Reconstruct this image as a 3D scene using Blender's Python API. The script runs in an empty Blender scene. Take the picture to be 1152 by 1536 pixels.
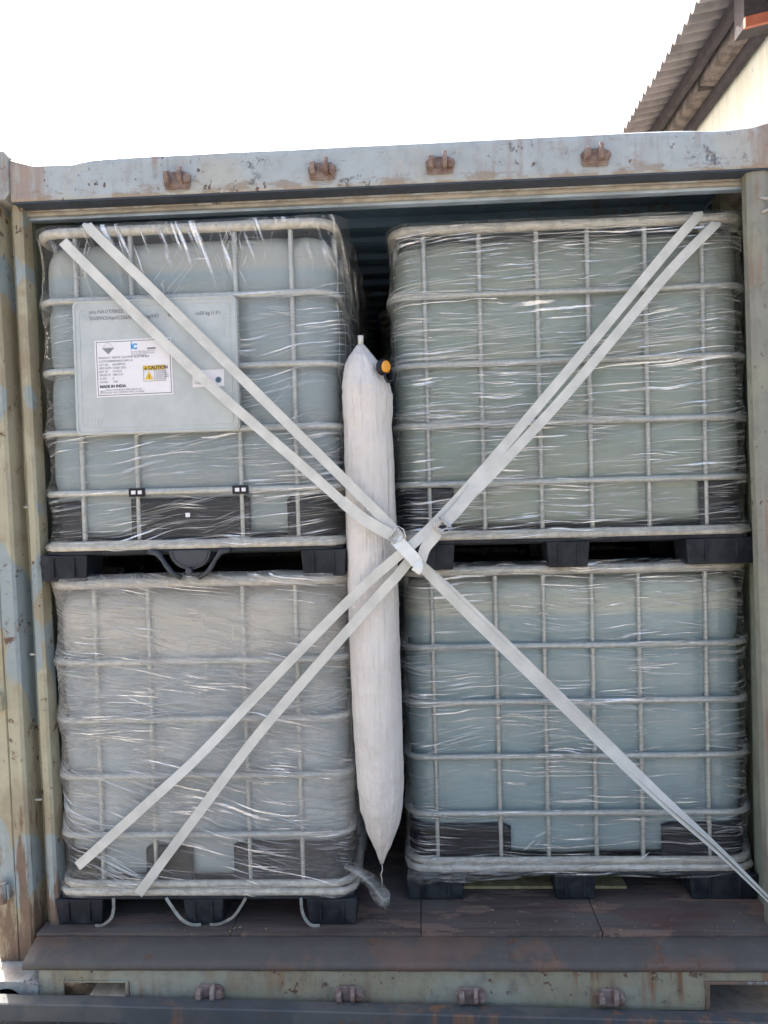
import bpy, math, random
from mathutils import Vector, Matrix, noise as mnoise

SC = bpy.context.scene
COL = SC.collection
random.seed(7)
PI = math.pi

# ------------------------------------------------------------------ camera
cam_data = bpy.data.cameras.new('camera')
cam = bpy.data.objects.new('camera', cam_data)
COL.objects.link(cam)
_r = Vector((0.99856148, 0.04662244, -0.02648249))
_u = Vector((0.02548388, 0.02188481, 0.99943565))
_f = Vector((-0.04717569, 0.99867282, -0.02066521))
cam.matrix_world = Matrix(((_r.x, _u.x, -_f.x, 1.27689),
                           (_r.y, _u.y, -_f.y, -2.49779),
                           (_r.z, _u.z, -_f.z, 1.42259),
                           (0, 0, 0, 1)))
cam_data.sensor_fit = 'VERTICAL'
cam_data.sensor_height = 36.0
cam_data.lens = 1138.09 / 1536 * 36.0
cam_data.clip_start = 0.05
cam_data.clip_end = 800
SC.camera = cam

# ------------------------------------------------------------------ light
SUN_DIR = Vector((-0.45, 0.62, 0.82)).normalized()      # towards the sun: behind the container, to the left
elev = math.asin(SUN_DIR.z)
azim = math.atan2(SUN_DIR.x, SUN_DIR.y)
world = bpy.data.worlds.new("World")
SC.world = world
world.use_nodes = True
wn, wl = world.node_tree.nodes, world.node_tree.links
bg = wn.get('Background') or wn.new('ShaderNodeBackground')
sky = wn.new('ShaderNodeTexSky')
sky.sky_type = 'NISHITA'
sky.sun_disc = False
sky.sun_elevation = elev
sky.sun_rotation = azim
sky.dust_density = 7.0
sky.air_density = 1.0
sky.ozone_density = 0.5
wl.new(sky.outputs[0], bg.inputs['Color'])
bg.inputs['Strength'].default_value = 0.15
sun_data = bpy.data.lights.new('sun', 'SUN')
sun_data.energy = 3.2
sun_data.angle = math.radians(0.5)
sun_data.color = (1.0, 0.95, 0.87)
sun = bpy.data.objects.new('sun', sun_data)
COL.objects.link(sun)
sun.rotation_euler = SUN_DIR.to_track_quat('Z', 'Y').to_euler()
sun.location = (-4, 3, 8)
SC.view_settings.view_transform = 'Standard'
SC.view_settings.look = 'None'
SC.view_settings.gamma = 1.0
SC.view_settings.use_curve_mapping = False
SC.view_settings.exposure = 1.84
SC.cycles.max_bounces = 10
SC.cycles.transparent_max_bounces = 24
SC.cycles.diffuse_bounces = 5

# ------------------------------------------------------------------ mesh helpers
class MB:
    def __init__(self):
        self.v, self.f, self.uv = [], [], None
    def box(self, x0, x1, y0, y1, z0, z1):
        b = len(self.v)
        self.v += [(x, y, z) for z in (z0, z1) for y in (y0, y1) for x in (x0, x1)]
        self.f += [tuple(b + i for i in q) for q in
                   ((0, 2, 3, 1), (4, 5, 7, 6), (0, 1, 5, 4), (2, 6, 7, 3), (0, 4, 6, 2), (1, 3, 7, 5))]
        return self
    def prism(self, poly, a, b_, axis='y'):
        """extrude polygon (list of 2-tuples) from a to b_ along axis; polygon lies in the two other axes"""
        b = len(self.v); n = len(poly)
        def mk(p, t):
            return {'y': (p[0], t, p[1]), 'x': (t, p[0], p[1]), 'z': (p[0], p[1], t)}[axis]
        self.v += [mk(p, a) for p in poly] + [mk(p, b_) for p in poly]
        self.f.append(tuple(b + i for i in range(n)))
        self.f.append(tuple(b + n + i for i in reversed(range(n))))
        for i in range(n):
            j = (i + 1) % n
            self.f.append((b + i, b + n + i, b + n + j, b + j))
        return self
    def tube(self, pts, r, n=8, closed=False, flat=1.0, caps=True):
        pts = [Vector(p) for p in pts]
        m = len(pts)
        b = len(self.v)
        prev = None
        for i, p in enumerate(pts):
            if closed:
                t = (pts[(i + 1) % m] - pts[i - 1])
            else:
                t = pts[min(i + 1, m - 1)] - pts[max(i - 1, 0)]
            t.normalize()
            if closed and flat != 1.0:
                s = t.cross(Vector((0, 0, 1))).normalized()
            elif prev is None:
                a = Vector((0, 0, 1)) if abs(t.z) < .9 else Vector((1, 0, 0))
                s = t.cross(a).normalized()
            else:
                s = (prev - t * prev.dot(t)).normalized()
            prev = s
            q = t.cross(s)
            rr = r[i] if isinstance(r, (list, tuple)) else r
            for k in range(n):
                ang = 2 * PI * k / n
                self.v.append(tuple(p + s * (rr * math.cos(ang)) + q * (rr * flat * math.sin(ang))))
        rows = m if closed else m - 1
        for i in range(rows):
            i2 = (i + 1) % m
            for k in range(n):
                k2 = (k + 1) % n
                self.f.append((b + i * n + k, b + i * n + k2, b + i2 * n + k2, b + i2 * n + k))
        if not closed and caps:
            self.f.append(tuple(b + k for k in reversed(range(n))))
            self.f.append(tuple(b + (m - 1) * n + k for k in range(n)))
        return self
    def lathe(self, prof, cx, cy, cz, axis='y', n=24, a0=0, a1=2 * PI):
        """prof: list of (radius, t) ; t along axis"""
        b = len(self.v)
        for (r, t) in prof:
            for k in range(n):
                a = a0 + (a1 - a0) * k / n
                if axis == 'y':
                    self.v.append((cx + r * math.cos(a), cy + t, cz + r * math.sin(a)))
                elif axis == 'z':
                    self.v.append((cx + r * math.cos(a), cy + r * math.sin(a), cz + t))
                else:
                    self.v.append((cx + t, cy + r * math.cos(a), cz + r * math.sin(a)))
        for i in range(len(prof) - 1):
            for k in range(n):
                k2 = (k + 1) % n
                self.f.append((b + i * n + k, b + i * n + k2, b + (i + 1) * n + k2, b + (i + 1) * n + k))
        self.f.append(tuple(b + k for k in range(n)))
        self.f.append(tuple(b + (len(prof) - 1) * n + k for k in reversed(range(n))))
        return self
    def grid(self, rows, closed=False):
        """rows: list of equally long lists of points"""
        b = len(self.v); n = len(rows[0])
        for r in rows:
            self.v += [tuple(p) for p in r]
        for i in range(len(rows) - 1):
            for k in range(n if closed else n - 1):
                k2 = (k + 1) % n
                self.f.append((b + i * n + k, b + i * n + k2, b + (i + 1) * n + k2, b + (i + 1) * n + k))
        return self
    def build(self, name, mat, parent=None, smooth=False, bevel=0, loc=None, uvfun=None, solid=0):
        me = bpy.data.meshes.new(name)
        me.from_pydata(self.v, [], self.f)
        me.validate()
        import bmesh
        bm = bmesh.new(); bm.from_mesh(me)
        bmesh.ops.recalc_face_normals(bm, faces=bm.faces)
        bm.to_mesh(me); bm.free()
        if smooth:
            me.polygons.foreach_set('use_smooth', [True] * len(me.polygons))
        if self.uv is not None:
            lay = me.uv_layers.new(name='UVMap')
            buf = []
            for l in me.loops:
                buf += self.uv[l.vertex_index]
            lay.data.foreach_set('uv', buf)
        me.materials.append(mat)
        o = bpy.data.objects.new(name, me)
        COL.objects.link(o)
        if parent is not None:
            o.parent = parent
        if loc:
            o.location = loc
        if bevel:
            m = o.modifiers.new('bevel', 'BEVEL'); m.width = bevel; m.segments = 2; m.limit_method = 'ANGLE'
            m.harden_normals = False
        if solid:
            m = o.modifiers.new('solid', 'SOLIDIFY'); m.thickness = solid; m.offset = 0
        return o

def empty(name, loc, label=None, cat=None, group=None, kind=None, rz=0):
    o = bpy.data.objects.new(name, None)
    COL.objects.link(o)
    o.location = loc
    o.rotation_euler = (0, 0, rz)
    tag(o, label, cat, group, kind)
    return o

def tag(o, label=None, cat=None, group=None, kind=None):
    if label: o['label'] = label
    if cat: o['category'] = cat
    if group: o['group'] = group
    if kind: o['kind'] = kind
    return o

def share(o, name=None, parent=None, loc=None):
    c = o.copy(); COL.objects.link(c)
    if parent is not None: c.parent = parent
    if loc is not None: c.location = loc
    return c

def nz(x, y=0, z=0):
    return mnoise.noise(Vector((x, y, z)))

def text_mesh(mb_list, body, size, x, z, align='LEFT', bold=0.0, squeeze=1.0):
    """adds glyph polygons (x right, z up) to a list collector; returned as (verts, faces)"""
    cu = bpy.data.curves.new('glyphs', 'FONT')
    cu.body = body; cu.size = size; cu.align_x = align; cu.offset = bold; cu.resolution_u = 3
    o = bpy.data.objects.new('glyphs', cu)
    COL.objects.link(o)
    bpy.context.view_layer.update()
    dg = bpy.context.evaluated_depsgraph_get()
    me = bpy.data.meshes.new_from_object(o.evaluated_get(dg))
    b = len(mb_list.v)
    for v in me.vertices:
        mb_list.v.append((x + v.co.x * squeeze, 0.0, z + v.co.y))
    for p in me.polygons:
        mb_list.f.append(tuple(b + i for i in p.vertices))
    bpy.data.objects.remove(o); bpy.data.meshes.remove(me); bpy.data.curves.remove(cu)

# ------------------------------------------------------------------ material helpers
class NT:
    def __init__(self, name):
        self.m = bpy.data.materials.new(name)
        self.m.use_nodes = True
        self.t = self.m.node_tree
        self.t.nodes.clear()
        self.out = self.t.nodes.new('ShaderNodeOutputMaterial')
    def n(self, typ, **kw):
        nd = self.t.nodes.new('ShaderNode' + typ)
        for k, v in kw.items():
            setattr(nd, k, v)
        return nd
    def l(self, a, b):
        self.t.links.new(a, b)
    def val(self, sock, v):
        if hasattr(v, 'is_output') or isinstance(v, bpy.types.NodeSocket):
            self.l(v, sock)
        else:
            sock.default_value = v
    def coord(self, kind='Object'):
        return self.n('TexCoord').outputs[kind]
    def mapping(self, vec, scale=(1, 1, 1), rot=(0, 0, 0), loc=(0, 0, 0)):
        m = self.n('Mapping')
        self.l(vec, m.inputs['Vector'])
        m.inputs['Scale'].default_value = scale
        m.inputs['Rotation'].default_value = rot
        m.inputs['Location'].default_value = loc
        return m.outputs[0]
    def noise(self, vec, scale=5, detail=4, rough=.55, dist=0):
        t = self.n('TexNoise')
        self.l(vec, t.inputs['Vector'])
        t.inputs['Scale'].default_value = scale
        t.inputs['Detail'].default_value = detail
        t.inputs['Roughness'].default_value = rough
        t.inputs['Distortion'].default_value = dist
        return t.outputs['Fac']
    def rng(self, v, a, b, c=0.0, d=1.0, smooth=True):
        m = self.n('MapRange')
        if smooth: m.interpolation_type = 'SMOOTHSTEP'
        self.l(v, m.inputs[0])
        for i, q in enumerate((a, b, c, d)):
            m.inputs[i + 1].default_value = q
        return m.outputs[0]
    def math(self, op, a, b=0.0, clamp=False):
        m = self.n('Math', operation=op, use_clamp=clamp)
        self.val(m.inputs[0], a); self.val(m.inputs[1], b)
        return m.outputs[0]
    def mix(self, fac, a, b):
        m = self.n('Mix', data_type='RGBA')
        self.val(m.inputs[0], fac)
        self.val(m.inputs[6], (*a, 1) if isinstance(a, tuple) else a)
        self.val(m.inputs[7], (*b, 1) if isinstance(b, tuple) else b)
        return m.outputs[2]
    def sep(self, vec):
        s = self.n('SeparateXYZ'); self.l(vec, s.inputs[0]); return s.outputs
    def bump(self, h, dist=.002, strength=1.0, normal=None):
        b = self.n('Bump')
        b.inputs['Distance'].default_value = dist
        b.inputs['Strength'].default_value = strength
        self.l(h, b.inputs['Height'])
        if normal is not None: self.l(normal, b.inputs['Normal'])
        return b.outputs[0]
    def pbr(self, color, rough=.6, metal=0.0, normal=None, spec=.5, **kw):
        p = self.n('BsdfPrincipled')
        self.val(p.inputs['Base Color'], (*color, 1) if isinstance(color, tuple) else color)
        self.val(p.inputs['Roughness'], rough)
        self.val(p.inputs['Metallic'], metal)
        p.inputs['Specular IOR Level'].default_value = spec
        if normal is not None: self.l(normal, p.inputs['Normal'])
        for k, v in kw.items():
            self.val(p.inputs[k.replace('_', ' ')], v)
        return p
    def done(self, shader):
        self.l(shader.outputs[0] if hasattr(shader, 'outputs') else shader, self.out.inputs['Surface'])
        return self.m

def mat_paint(name, base, patch, patch_amt=.5, rust_amt=.5, seed=0.0, foot=0, ends=0, blue=None, streak=1.0, scale=1.0, rough=.55, dirt=.5):
    """old container paint: base coat, patches of another coat with hard edges, rust blooms and runs, scratches, grime"""
    t = NT(name); c = t.mapping(t.coord(), loc=(seed, seed * .7, seed * .3))
    big = t.noise(t.mapping(c, scale=(3 * scale, 3 * scale, 2.2 * scale)), 1.0, 6, .62)
    col = t.mix(t.rng(big, .53 - .08 * patch_amt, .60 - .08 * patch_amt, 0, .8), base, patch) if patch_amt > 0 else None
    if col is None:
        col = t.mix(0.0, base, base)
    if blue is not None:
        b2 = t.noise(t.mapping(c, scale=(4, 4, 2.6), loc=(3.3, 1.1, 5.2)), 1.0, 2, .4)
        col = t.mix(t.rng(b2, .505, .52), col, blue)
    tone = t.noise(t.mapping(c, scale=(9, 9, 9)), 1.0, 5, .6)
    col = t.mix(t.rng(tone, .3, .75, 0, .35), col, tuple(q * .62 for q in base))
    # rust runs (stretched in z)
    runs = t.noise(t.mapping(c, scale=(26, 26, 1.6)), 1.0, 4, .6)
    where = t.noise(t.mapping(c, scale=(2.2, 2.2, 4.0), loc=(8, 2, 1)), 1.0, 3, .5)
    rr = t.math('MULTIPLY', t.rng(runs, .48, .66), t.rng(where, .5 - .06 * rust_amt, .66))
    col = t.mix(t.math('MULTIPLY', rr, .75 * streak), col, (.22, .105, .05))
    spots = t.noise(t.mapping(c, scale=(22, 22, 22), loc=(1, 9, 4)), 1.0, 8, .72)
    lo = t.noise(t.mapping(c, scale=(2.5, 2.5, 5)), 1.0, 2)
    sp = t.rng(t.math('ADD', spots, t.math('MULTIPLY', lo, .35)), .845 - .07 * rust_amt, .90 - .07 * rust_amt)
    col = t.mix(sp, col, t.mix(t.noise(c, 60, 3), (.085, .05, .04), (.2, .10, .06)))
    scr = t.noise(t.mapping(c, scale=(7, 7, 90), rot=(0, .08, 0)), 1.0, 3, .7)
    scr2 = t.noise(t.mapping(c, scale=(5, 5, 7), loc=(4, 4, 4)), 1.0, 2)
    sc_ = t.math('MULTIPLY', t.rng(scr, .68, .72), t.rng(scr2, .52, .6))
    col = t.mix(t.math('MULTIPLY', sc_, .8), col, (.07, .065, .07))
    dn = t.noise(t.mapping(c, scale=(26, 26, 18)), 1.0, 6, .7)
    col = t.mix(t.rng(dn, .45, .8, 0, dirt), col, (.12, .11, .10))
    if ends:
        sx = t.sep(t.coord())
        e_ = t.rng(t.math('ABSOLUTE', sx[0]), 1.02, 1.20, 0, 1)
        k_ = t.math('ADD', t.math('MULTIPLY', e_, .30), t.noise(t.mapping(c, scale=(20, 20, 2.2), loc=(2, 5, 5)), 1.0, 5, .6))
        col = t.mix(t.rng(k_, .64, .82, 0, .6), col, (.26, .15, .09))
        lowm = t.rng(sx[2], 2.690, 2.640, 0, 1)
        k2 = t.math('ADD', t.math('MULTIPLY', lowm, .16), t.noise(t.mapping(c, scale=(12, 12, 30), loc=(7, 5, 1)), 1.0, 6, .7))
        col = t.mix(t.rng(k2, .58, .72, 0, .75), col, (.25, .20, .15))
        sc3 = t.noise(t.mapping(c, scale=(30, 30, 22), loc=(3, 3, 3)), 1.0, 6, .75)
        sc4 = t.noise(t.mapping(c, scale=(4, 4, 9), loc=(6, 6, 3)), 1.0, 2)
        col = t.mix(t.math('MULTIPLY', t.rng(sc3, .56, .60), t.rng(sc4, .56, .62, 0, .85)), col, (.10, .10, .11))
    if foot:
        zz = t.sep(t.coord())[2]
        ft = t.math('ADD', t.rng(zz, .10, .85, .26, -.08, False), t.noise(t.mapping(c, scale=(14, 14, 2.5), loc=(5, 5, 5)), 1.0, 6, .65))
        col = t.mix(t.rng(ft, .62, .69, 0, .9), col, t.mix(t.noise(c, 35, 4), (.10, .06, .04), (.20, .125, .085)))
    chips = t.noise(t.mapping(c, scale=(46, 46, 34), loc=(3, 1, 8)), 1.0, 4, .6)
    chip_where = t.noise(t.mapping(c, scale=(5, 5, 3), loc=(1, 4, 8)), 1.0, 3, .6)
    chm = t.math('MULTIPLY', t.rng(chips, .62, .64), t.rng(chip_where, .56, .62))
    col = t.mix(chm, col, (.10, .065, .05))
    h = t.math('ADD', t.math('MULTIPLY', sp, -.5), t.math('MULTIPLY', tone, .4))
    h = t.math('ADD', h, t.math('MULTIPLY', spots, .4))
    nrm = t.bump(h, .0025, .8)
    return t.done(t.pbr(col, t.rng(sp, 0, 1, rough, .9), 0, nrm, .35))

def mat_simple(name, color, rough=.5, metal=0.0, var=.25, vscale=20, bumpd=.0006, spec=.5, dark=None, **kw):
    t = NT(name); c = t.coord()
    nn = t.noise(c, vscale, 5, .6)
    d = dark or tuple(q * (1 - var) for q in color)
    col = t.mix(t.rng(nn, .35, .65), d, color)
    fine = t.noise(c, vscale * 6, 3, .6)
    return t.done(t.pbr(col, t.rng(nn, .3, .7, rough * .85, min(1, rough * 1.2)), metal, t.bump(fine, bumpd, .6), spec, **kw))

M = {}
PALEBLUE = (.36, .43, .47)
CREAM = (.40, .37, .27)
M['header'] = mat_paint('header_paint', (.375, .42, .44), (.40, .405, .37), .25, .45, 2.0, dirt=.35, streak=.8, ends=1)
M['post'] = mat_paint('post_paint', (.41, .385, .275), (.30, .255, .17), .35, .6, 5.0, blue=(.28, .335, .345), dirt=.25, streak=.6, foot=1)
M['post_right'] = mat_paint('post_right_paint', (.235, .235, .20), (.27, .275, .21), .6, .1, 7.0, dirt=.5)
M['sill'] = mat_paint('sill_paint', (.31, .31, .245), (.30, .27, .18), .6, .95, 11.0, dirt=.7, rough=.6, streak=1.3)
M['foot_paint'] = mat_paint('rusty_foot_paint', (.19, .14, .10), (.12, .075, .05), .8, 1.6, 31.0, dirt=.8)
M['casting'] = mat_paint('casting_paint', (.33, .35, .34), (.25, .20, .18), .6, 1.2, 13.0, dirt=.7)
M['inner_glare_blue'] = mat_paint('inner_glare_paint', (.20, .33, .48), (.19, .32, .45), .3, .1, 17.0, dirt=.2)  # interior blue lightened so its colour carries the veiling sky glare
M['wall_in'] = mat_paint('wall_inner_paint', (.26, .28, .20), (.22, .25, .20), .4, .3, 23.0, dirt=.4)
M['threshold'] = mat_paint('threshold_steel', (.085, .078, .070), (.14, .088, .068), .35, .5, 19.0, dirt=.5, rough=.62)
M['beam'] = mat_paint('beam_steel', (.065, .073, .08), (.10, .10, .095), .4, .2, 29.0, dirt=.5, rough=.6)
M['rust'] = mat_simple('rusty_steel', (.27, .215, .195), .75, .05, .55, 30, .003, dark=(.15, .095, .075))
M['gasket'] = mat_simple('cream_gasket', (.44, .41, .35), .7, 0, .35, 15, .001)
M['underside_dark'] = mat_simple('dark_blue_grey', (.05, .065, .09), .6, 0, .3, 20, .001)
M['zinc'] = mat_simple('galvanised_tube', (.50, .515, .49), .42, .35, .22, 60, .0005)
M['zinc_dirty'] = mat_simple('galvanised_frame', (.56, .54, .48), .5, .2, .3, 45, .001)
M['black'] = mat_simple('black_plastic', (.008, .010, .015), .38, 0, .35, 30, .0008, .35)
M['pallet'] = mat_simple('pallet_plastic', (.030, .034, .040), .6, 0, .35, 16, .0015, .25, dark=(.008, .012, .018))
M['grey_plastic'] = mat_simple('grey_plastic', (.045, .052, .062), .5, 0, .3, 30, .0006)
M['plate'] = mat_simple('label_plate_metal', (.47, .505, .50), .45, .15, .12, 10, .0008)
M['paper'] = mat_simple('sticker_paper', (.74, .73, .76), .6, 0, .05, 20, .0002)
M['ink'] = mat_simple('black_ink', (.06, .06, .07), .7, 0, .1, 20, .0001)
M['ink_grey'] = mat_simple('grey_ink', (.22, .23, .25), .7, 0, .1, 20, .0001)
M['ink_light'] = mat_simple('light_grey_ink', (.42, .42, .45), .7, 0, .1, 20, .0001)
M['ink_slate'] = mat_simple('slate_ink', (.14, .22, .30), .6, 0, .3, 90, .0001)
M['ink_blue'] = mat_simple('blue_ink', (.03, .28, .62), .6, 0, .1, 20, .0001)
M['yellow'] = mat_simple('yellow_ink', (.72, .50, .04), .6, 0, .1, 20, .0001)
M['steel'] = mat_simple('buckle_steel', (.55, .55, .53), .25, .9, .15, 60, .0003)
M['orange'] = mat_simple('orange_plastic', (.75, .32, .03), .4, 0, .15, 30, .0003)
M['wood_sun_tone'] = mat_simple('sun_toned_wood', (.78, .62, .44), .7, 0, .2, 30, .001)  # bright tone stands in for sunlight on the shaded block
M['ply'] = mat_simple('plywood_edge', (.40, .33, .17), .75, 0, .45, 25, .001)
M['tie'] = mat_simple('bright_white_band', (.70, .73, .72), .35, 0, .08, 40, .0003)
M['string'] = mat_simple('white_string', (.6, .58, .52), .7, 0, .2, 40, .0004)

def mat_bottle(name, liquid, upper, level):
    t = NT(name); c = t.coord(); s = t.sep(c)
    nn = t.noise(t.mapping(c, scale=(5, 5, 1.2)), 1.0, 3)
    col = t.mix(t.rng(nn, .35, .7, 0, .5), liquid, tuple(q * .86 for q in liquid))
    wav = t.math('ADD', s[2], t.math('MULTIPLY', t.noise(c, 3, 2), .012))
    col = t.mix(t.rng(wav, level, level + .035), col, upper)
    h = t.noise(t.mapping(c, scale=(8, 8, 8)), 1.0, 3)
    p = t.pbr(col, .24, 0, t.bump(h, .006, .5), .5)
    p.inputs['Subsurface Weight'].default_value = .25
    p.inputs['Subsurface Radius'].default_value = (.03, .04, .04)
    p.inputs['Subsurface Scale'].default_value = .6
    return t.done(p)
M['bottle_blue'] = mat_bottle('bottle_blue_grey', (0.259, 0.314, 0.33), (0.341, 0.352, 0.319), 1.005)
M['bottle_clear'] = mat_bottle('bottle_pale', (0.308, 0.363, 0.385), (0.418, 0.407, 0.363), 0.9)
M['bottle_green'] = mat_bottle('bottle_green_grey', (0.264, 0.314, 0.275), (0.22, 0.253, 0.209), 0.99)
M['bottle_aqua'] = mat_bottle('bottle_aqua', (0.275, 0.358, 0.369), (0.418, 0.44, 0.38), 0.985)

def mat_film(name, ang=0.0, ang2=.1, haze=.16, dens=.5, seed=0.0, tint=(.84, .84, .82), top_ang=None):
    t = NT(name)
    uv = t.mapping(t.coord('UV'), loc=(seed, seed * .37, 0))
    warp = t.noise(uv, 2.2, 2)
    wv = t.n('VectorMath', operation='ADD'); t.l(uv, wv.inputs[0])
    cb = t.n('CombineXYZ'); t.l(t.math('MULTIPLY', t.math('SUBTRACT', warp, .5), .09), cb.inputs[1]); t.l(cb.outputs[0], wv.inputs[1])
    uvw = wv.outputs[0]
    def streak(a, sx, sz, lo, hi, loc):
        r = t.mapping(uvw, rot=(0, 0, a))
        return t.rng(t.noise(t.mapping(r, scale=(sx, sz, 1), loc=loc), 1.0, 5, .62), lo, hi)
    s1 = streak(ang, 1.9, 100, .53, .65, (0, 0, 0))
    s2 = streak(ang2, 3.6, 170, .51, .63, (7, 3, 0))
    s3 = streak(ang + .16, 3.6, 130, .56, .66, (3, 9, 2))
    reg = t.rng(t.noise(t.mapping(uv, scale=(3.0, 6.0, 1), loc=(2, 5, 0)), 1.0, 3), .40, .62)
    reg2 = t.rng(t.noise(t.mapping(uv, scale=(4.0, 4.0, 1), loc=(9, 1, 0)), 1.0, 2), .42, .62)
    st = t.math('ADD', t.math('MULTIPLY', s1, t.rng(reg, 0, 1, .25, 1, False)), t.math('MULTIPLY', s2, t.rng(reg2, 0, 1, .15, .8, False)), True)
    if top_ang is not None:
        v = t.sep(t.coord('UV'))[1]
        topm = t.rng(v, .90, 1.0)
        s4 = t.math('MULTIPLY', streak(top_ang, 3.0, 45, .50, .64, (1, 1, 1)), reg2)
        st = t.math('ADD', t.math('MULTIPLY', st, t.math('SUBTRACT', 1.0, topm)), t.math('MULTIPLY', s4, topm), True)
    st = t.math('ADD', st, t.math('MULTIPLY', t.math('MULTIPLY', s3, reg2), .5), True)
    st = t.math('MULTIPLY', st, dens * 2, True)
    cloud = t.rng(t.noise(uv, 3.5, 5, .6), .3, .75)
    fine = t.noise(t.mapping(uvw, scale=(18, 60, 1), rot=(0, 0, ang)), 1.0, 5, .6)
    h = t.math('ADD', t.math('MULTIPLY', st, .8), t.math('MULTIPLY', fine, .9))
    nrm = t.bump(h, .009, 1.0)
    tr = t.n('BsdfTransparent'); tr.inputs[0].default_value = (.97, .97, .96, 1)
    df = t.n('BsdfDiffuse'); df.inputs[0].default_value = (*tint, 1); t.l(nrm, df.inputs['Normal'])
    tl = t.n('BsdfTranslucent'); tl.inputs[0].default_value = (*tint, 1); t.l(nrm, tl.inputs['Normal'])
    m1 = t.n('MixShader'); m1.inputs[0].default_value = .3; t.l(df.outputs[0], m1.inputs[1]); t.l(tl.outputs[0], m1.inputs[2])
    low_v = t.rng(t.sep(t.coord('UV'))[1], .27, .36, .35, 1.0)
    cloud = t.math('MULTIPLY', cloud, low_v)
    op = t.math('ADD', t.math('MULTIPLY', cloud, haze), t.math('MULTIPLY', st, .36 + haze * .4), True)
    op = t.math('ADD', op, t.math('MULTIPLY', low_v, haze * .3), True)
    m2 = t.n('MixShader'); t.l(op, m2.inputs[0]); t.l(tr.outputs[0], m2.inputs[1]); t.l(m1.outputs[0], m2.inputs[2])
    gl = t.n('BsdfGlossy'); gl.inputs['Color'].default_value = (1, 1, 1, 1); gl.inputs['Roughness'].default_value = .09
    t.l(nrm, gl.inputs['Normal'])
    fr = t.n('Fresnel'); fr.inputs['IOR'].default_value = 1.5
    gf = t.math('ADD', t.math('MULTIPLY', fr.outputs[0], .5), t.math('MULTIPLY', t.math('POWER', st, 1.5), .55), True)
    # the inner side of a closed wrap shows the same weak reflection as its outer side
    geo = t.n('NewGeometry')
    gf = t.math('MULTIPLY', gf, t.math('SUBTRACT', 1.0, t.math('MULTIPLY', geo.outputs['Backfacing'], .85)))
    m3 = t.n('MixShader'); t.l(gf, m3.inputs[0]); t.l(m2.outputs[0], m3.inputs[1]); t.l(gl.outputs[0], m3.inputs[2])
    return t.done(m3.outputs[0])
M['film_ul'] = mat_film('stretch_film_upper_left', -.12, -.04, .06, .75, 1.3, top_ang=1.25)
M['film_ll'] = mat_film('stretch_film_lower_left', .24, .08, .36, .7, 5.1, (.88, .85, .79))
M['film_ur'] = mat_film('stretch_film_upper_right', -.05, -.02, .07, .95, 9.7, (.84, .84, .80))
M['film_lr'] = mat_film('stretch_film_lower_right', -.03, .03, .02, .80, 14.2, (.82, .84, .82))

def mat_fold():
    t = NT('film_fold')
    tr = t.n('BsdfTransparent')
    p = t.pbr((.88, .89, .88), .18, 0, None, 1.0)
    m = t.n('MixShader'); m.inputs[0].default_value = .55
    t.l(tr.outputs[0], m.inputs[1]); t.l(p.outputs[0], m.inputs[2])
    return t.done(m.outputs[0])
M['fold'] = mat_fold()

def mat_crumple():
    t = NT('crumpled_film'); c = t.coord()
    n1 = t.noise(t.mapping(c, scale=(6, 6, 40)), 1.0, 5, .7)
    n2 = t.noise(c, 45, 4, .7)
    nrm = t.bump(t.math('ADD', n1, t.math('MULTIPLY', n2, .5)), .012, 1.0)
    tr = t.n('BsdfTransparent'); tr.inputs[0].default_value = (.95, .95, .94, 1)
    df = t.n('BsdfDiffuse'); df.inputs[0].default_value = (.78, .78, .75, 1); t.l(nrm, df.inputs['Normal'])
    m2 = t.n('MixShader'); t.l(t.rng(n1, .50, .70, .0, .38), m2.inputs[0]); t.l(tr.outputs[0], m2.inputs[1]); t.l(df.outputs[0], m2.inputs[2])
    gl = t.n('BsdfGlossy'); gl.inputs['Roughness'].default_value = .1; t.l(nrm, gl.inputs['Normal'])
    m3 = t.n('MixShader'); m3.inputs[0].default_value = .10; t.l(m2.outputs[0], m3.inputs[1]); t.l(gl.outputs[0], m3.inputs[2])
    return t.done(m3.outputs[0])
M['crumple'] = mat_crumple()

def mat_bag():
    t = NT('woven_white_bag'); c = t.coord()
    w = t.n('TexWave', wave_type='BANDS', bands_direction='X'); t.l(c, w.inputs[0]); w.inputs['Scale'].default_value = 90
    w2 = t.n('TexWave', wave_type='BANDS', bands_direction='Z'); t.l(c, w2.inputs[0]); w2.inputs['Scale'].default_value = 90
    weave = t.math('ADD', w.outputs['Fac'], w2.outputs['Fac'])
    cr = t.noise(t.mapping(c, scale=(38, 38, 3.2)), 1.0, 5, .6)
    cr2 = t.noise(t.mapping(c, scale=(9, 9, 14)), 1.0, 4, .6)
    nrm = t.bump(weave, .0003, .5)
    nrm = t.bump(t.math('ADD', cr, t.math('MULTIPLY', cr2, .8)), .02, .9, nrm)
    col = t.mix(t.rng(t.noise(c, 6, 4), .35, .7), (.62, .593, .56), (.69, .663, .63))
    return t.done(t.pbr(col, .5, 0, nrm, .3))
M['bag'] = mat_bag()

def mat_strap():
    t = NT('white_webbing'); c = t.coord('UV')
    w = t.n('TexWave', wave_type='BANDS', bands_direction='X'); t.l(c, w.inputs[0]); w.inputs['Scale'].default_value = 3.0
    w2 = t.n('TexWave', wave_type='BANDS', bands_direction='Y'); t.l(c, w2.inputs[0]); w2.inputs['Scale'].default_value = 120
    nn = t.noise(t.coord(), 14, 4)
    col = t.mix(t.rng(nn, .3, .75), (.50, .505, .47), (.63, .63, .59))
    h = t.math('ADD', w.outputs['Fac'], t.math('MULTIPLY', w2.outputs['Fac'], .5))
    return t.done(t.pbr(col, .55, 0, t.bump(h, .0004, .6), .3))
M['strap'] = mat_strap()

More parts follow.
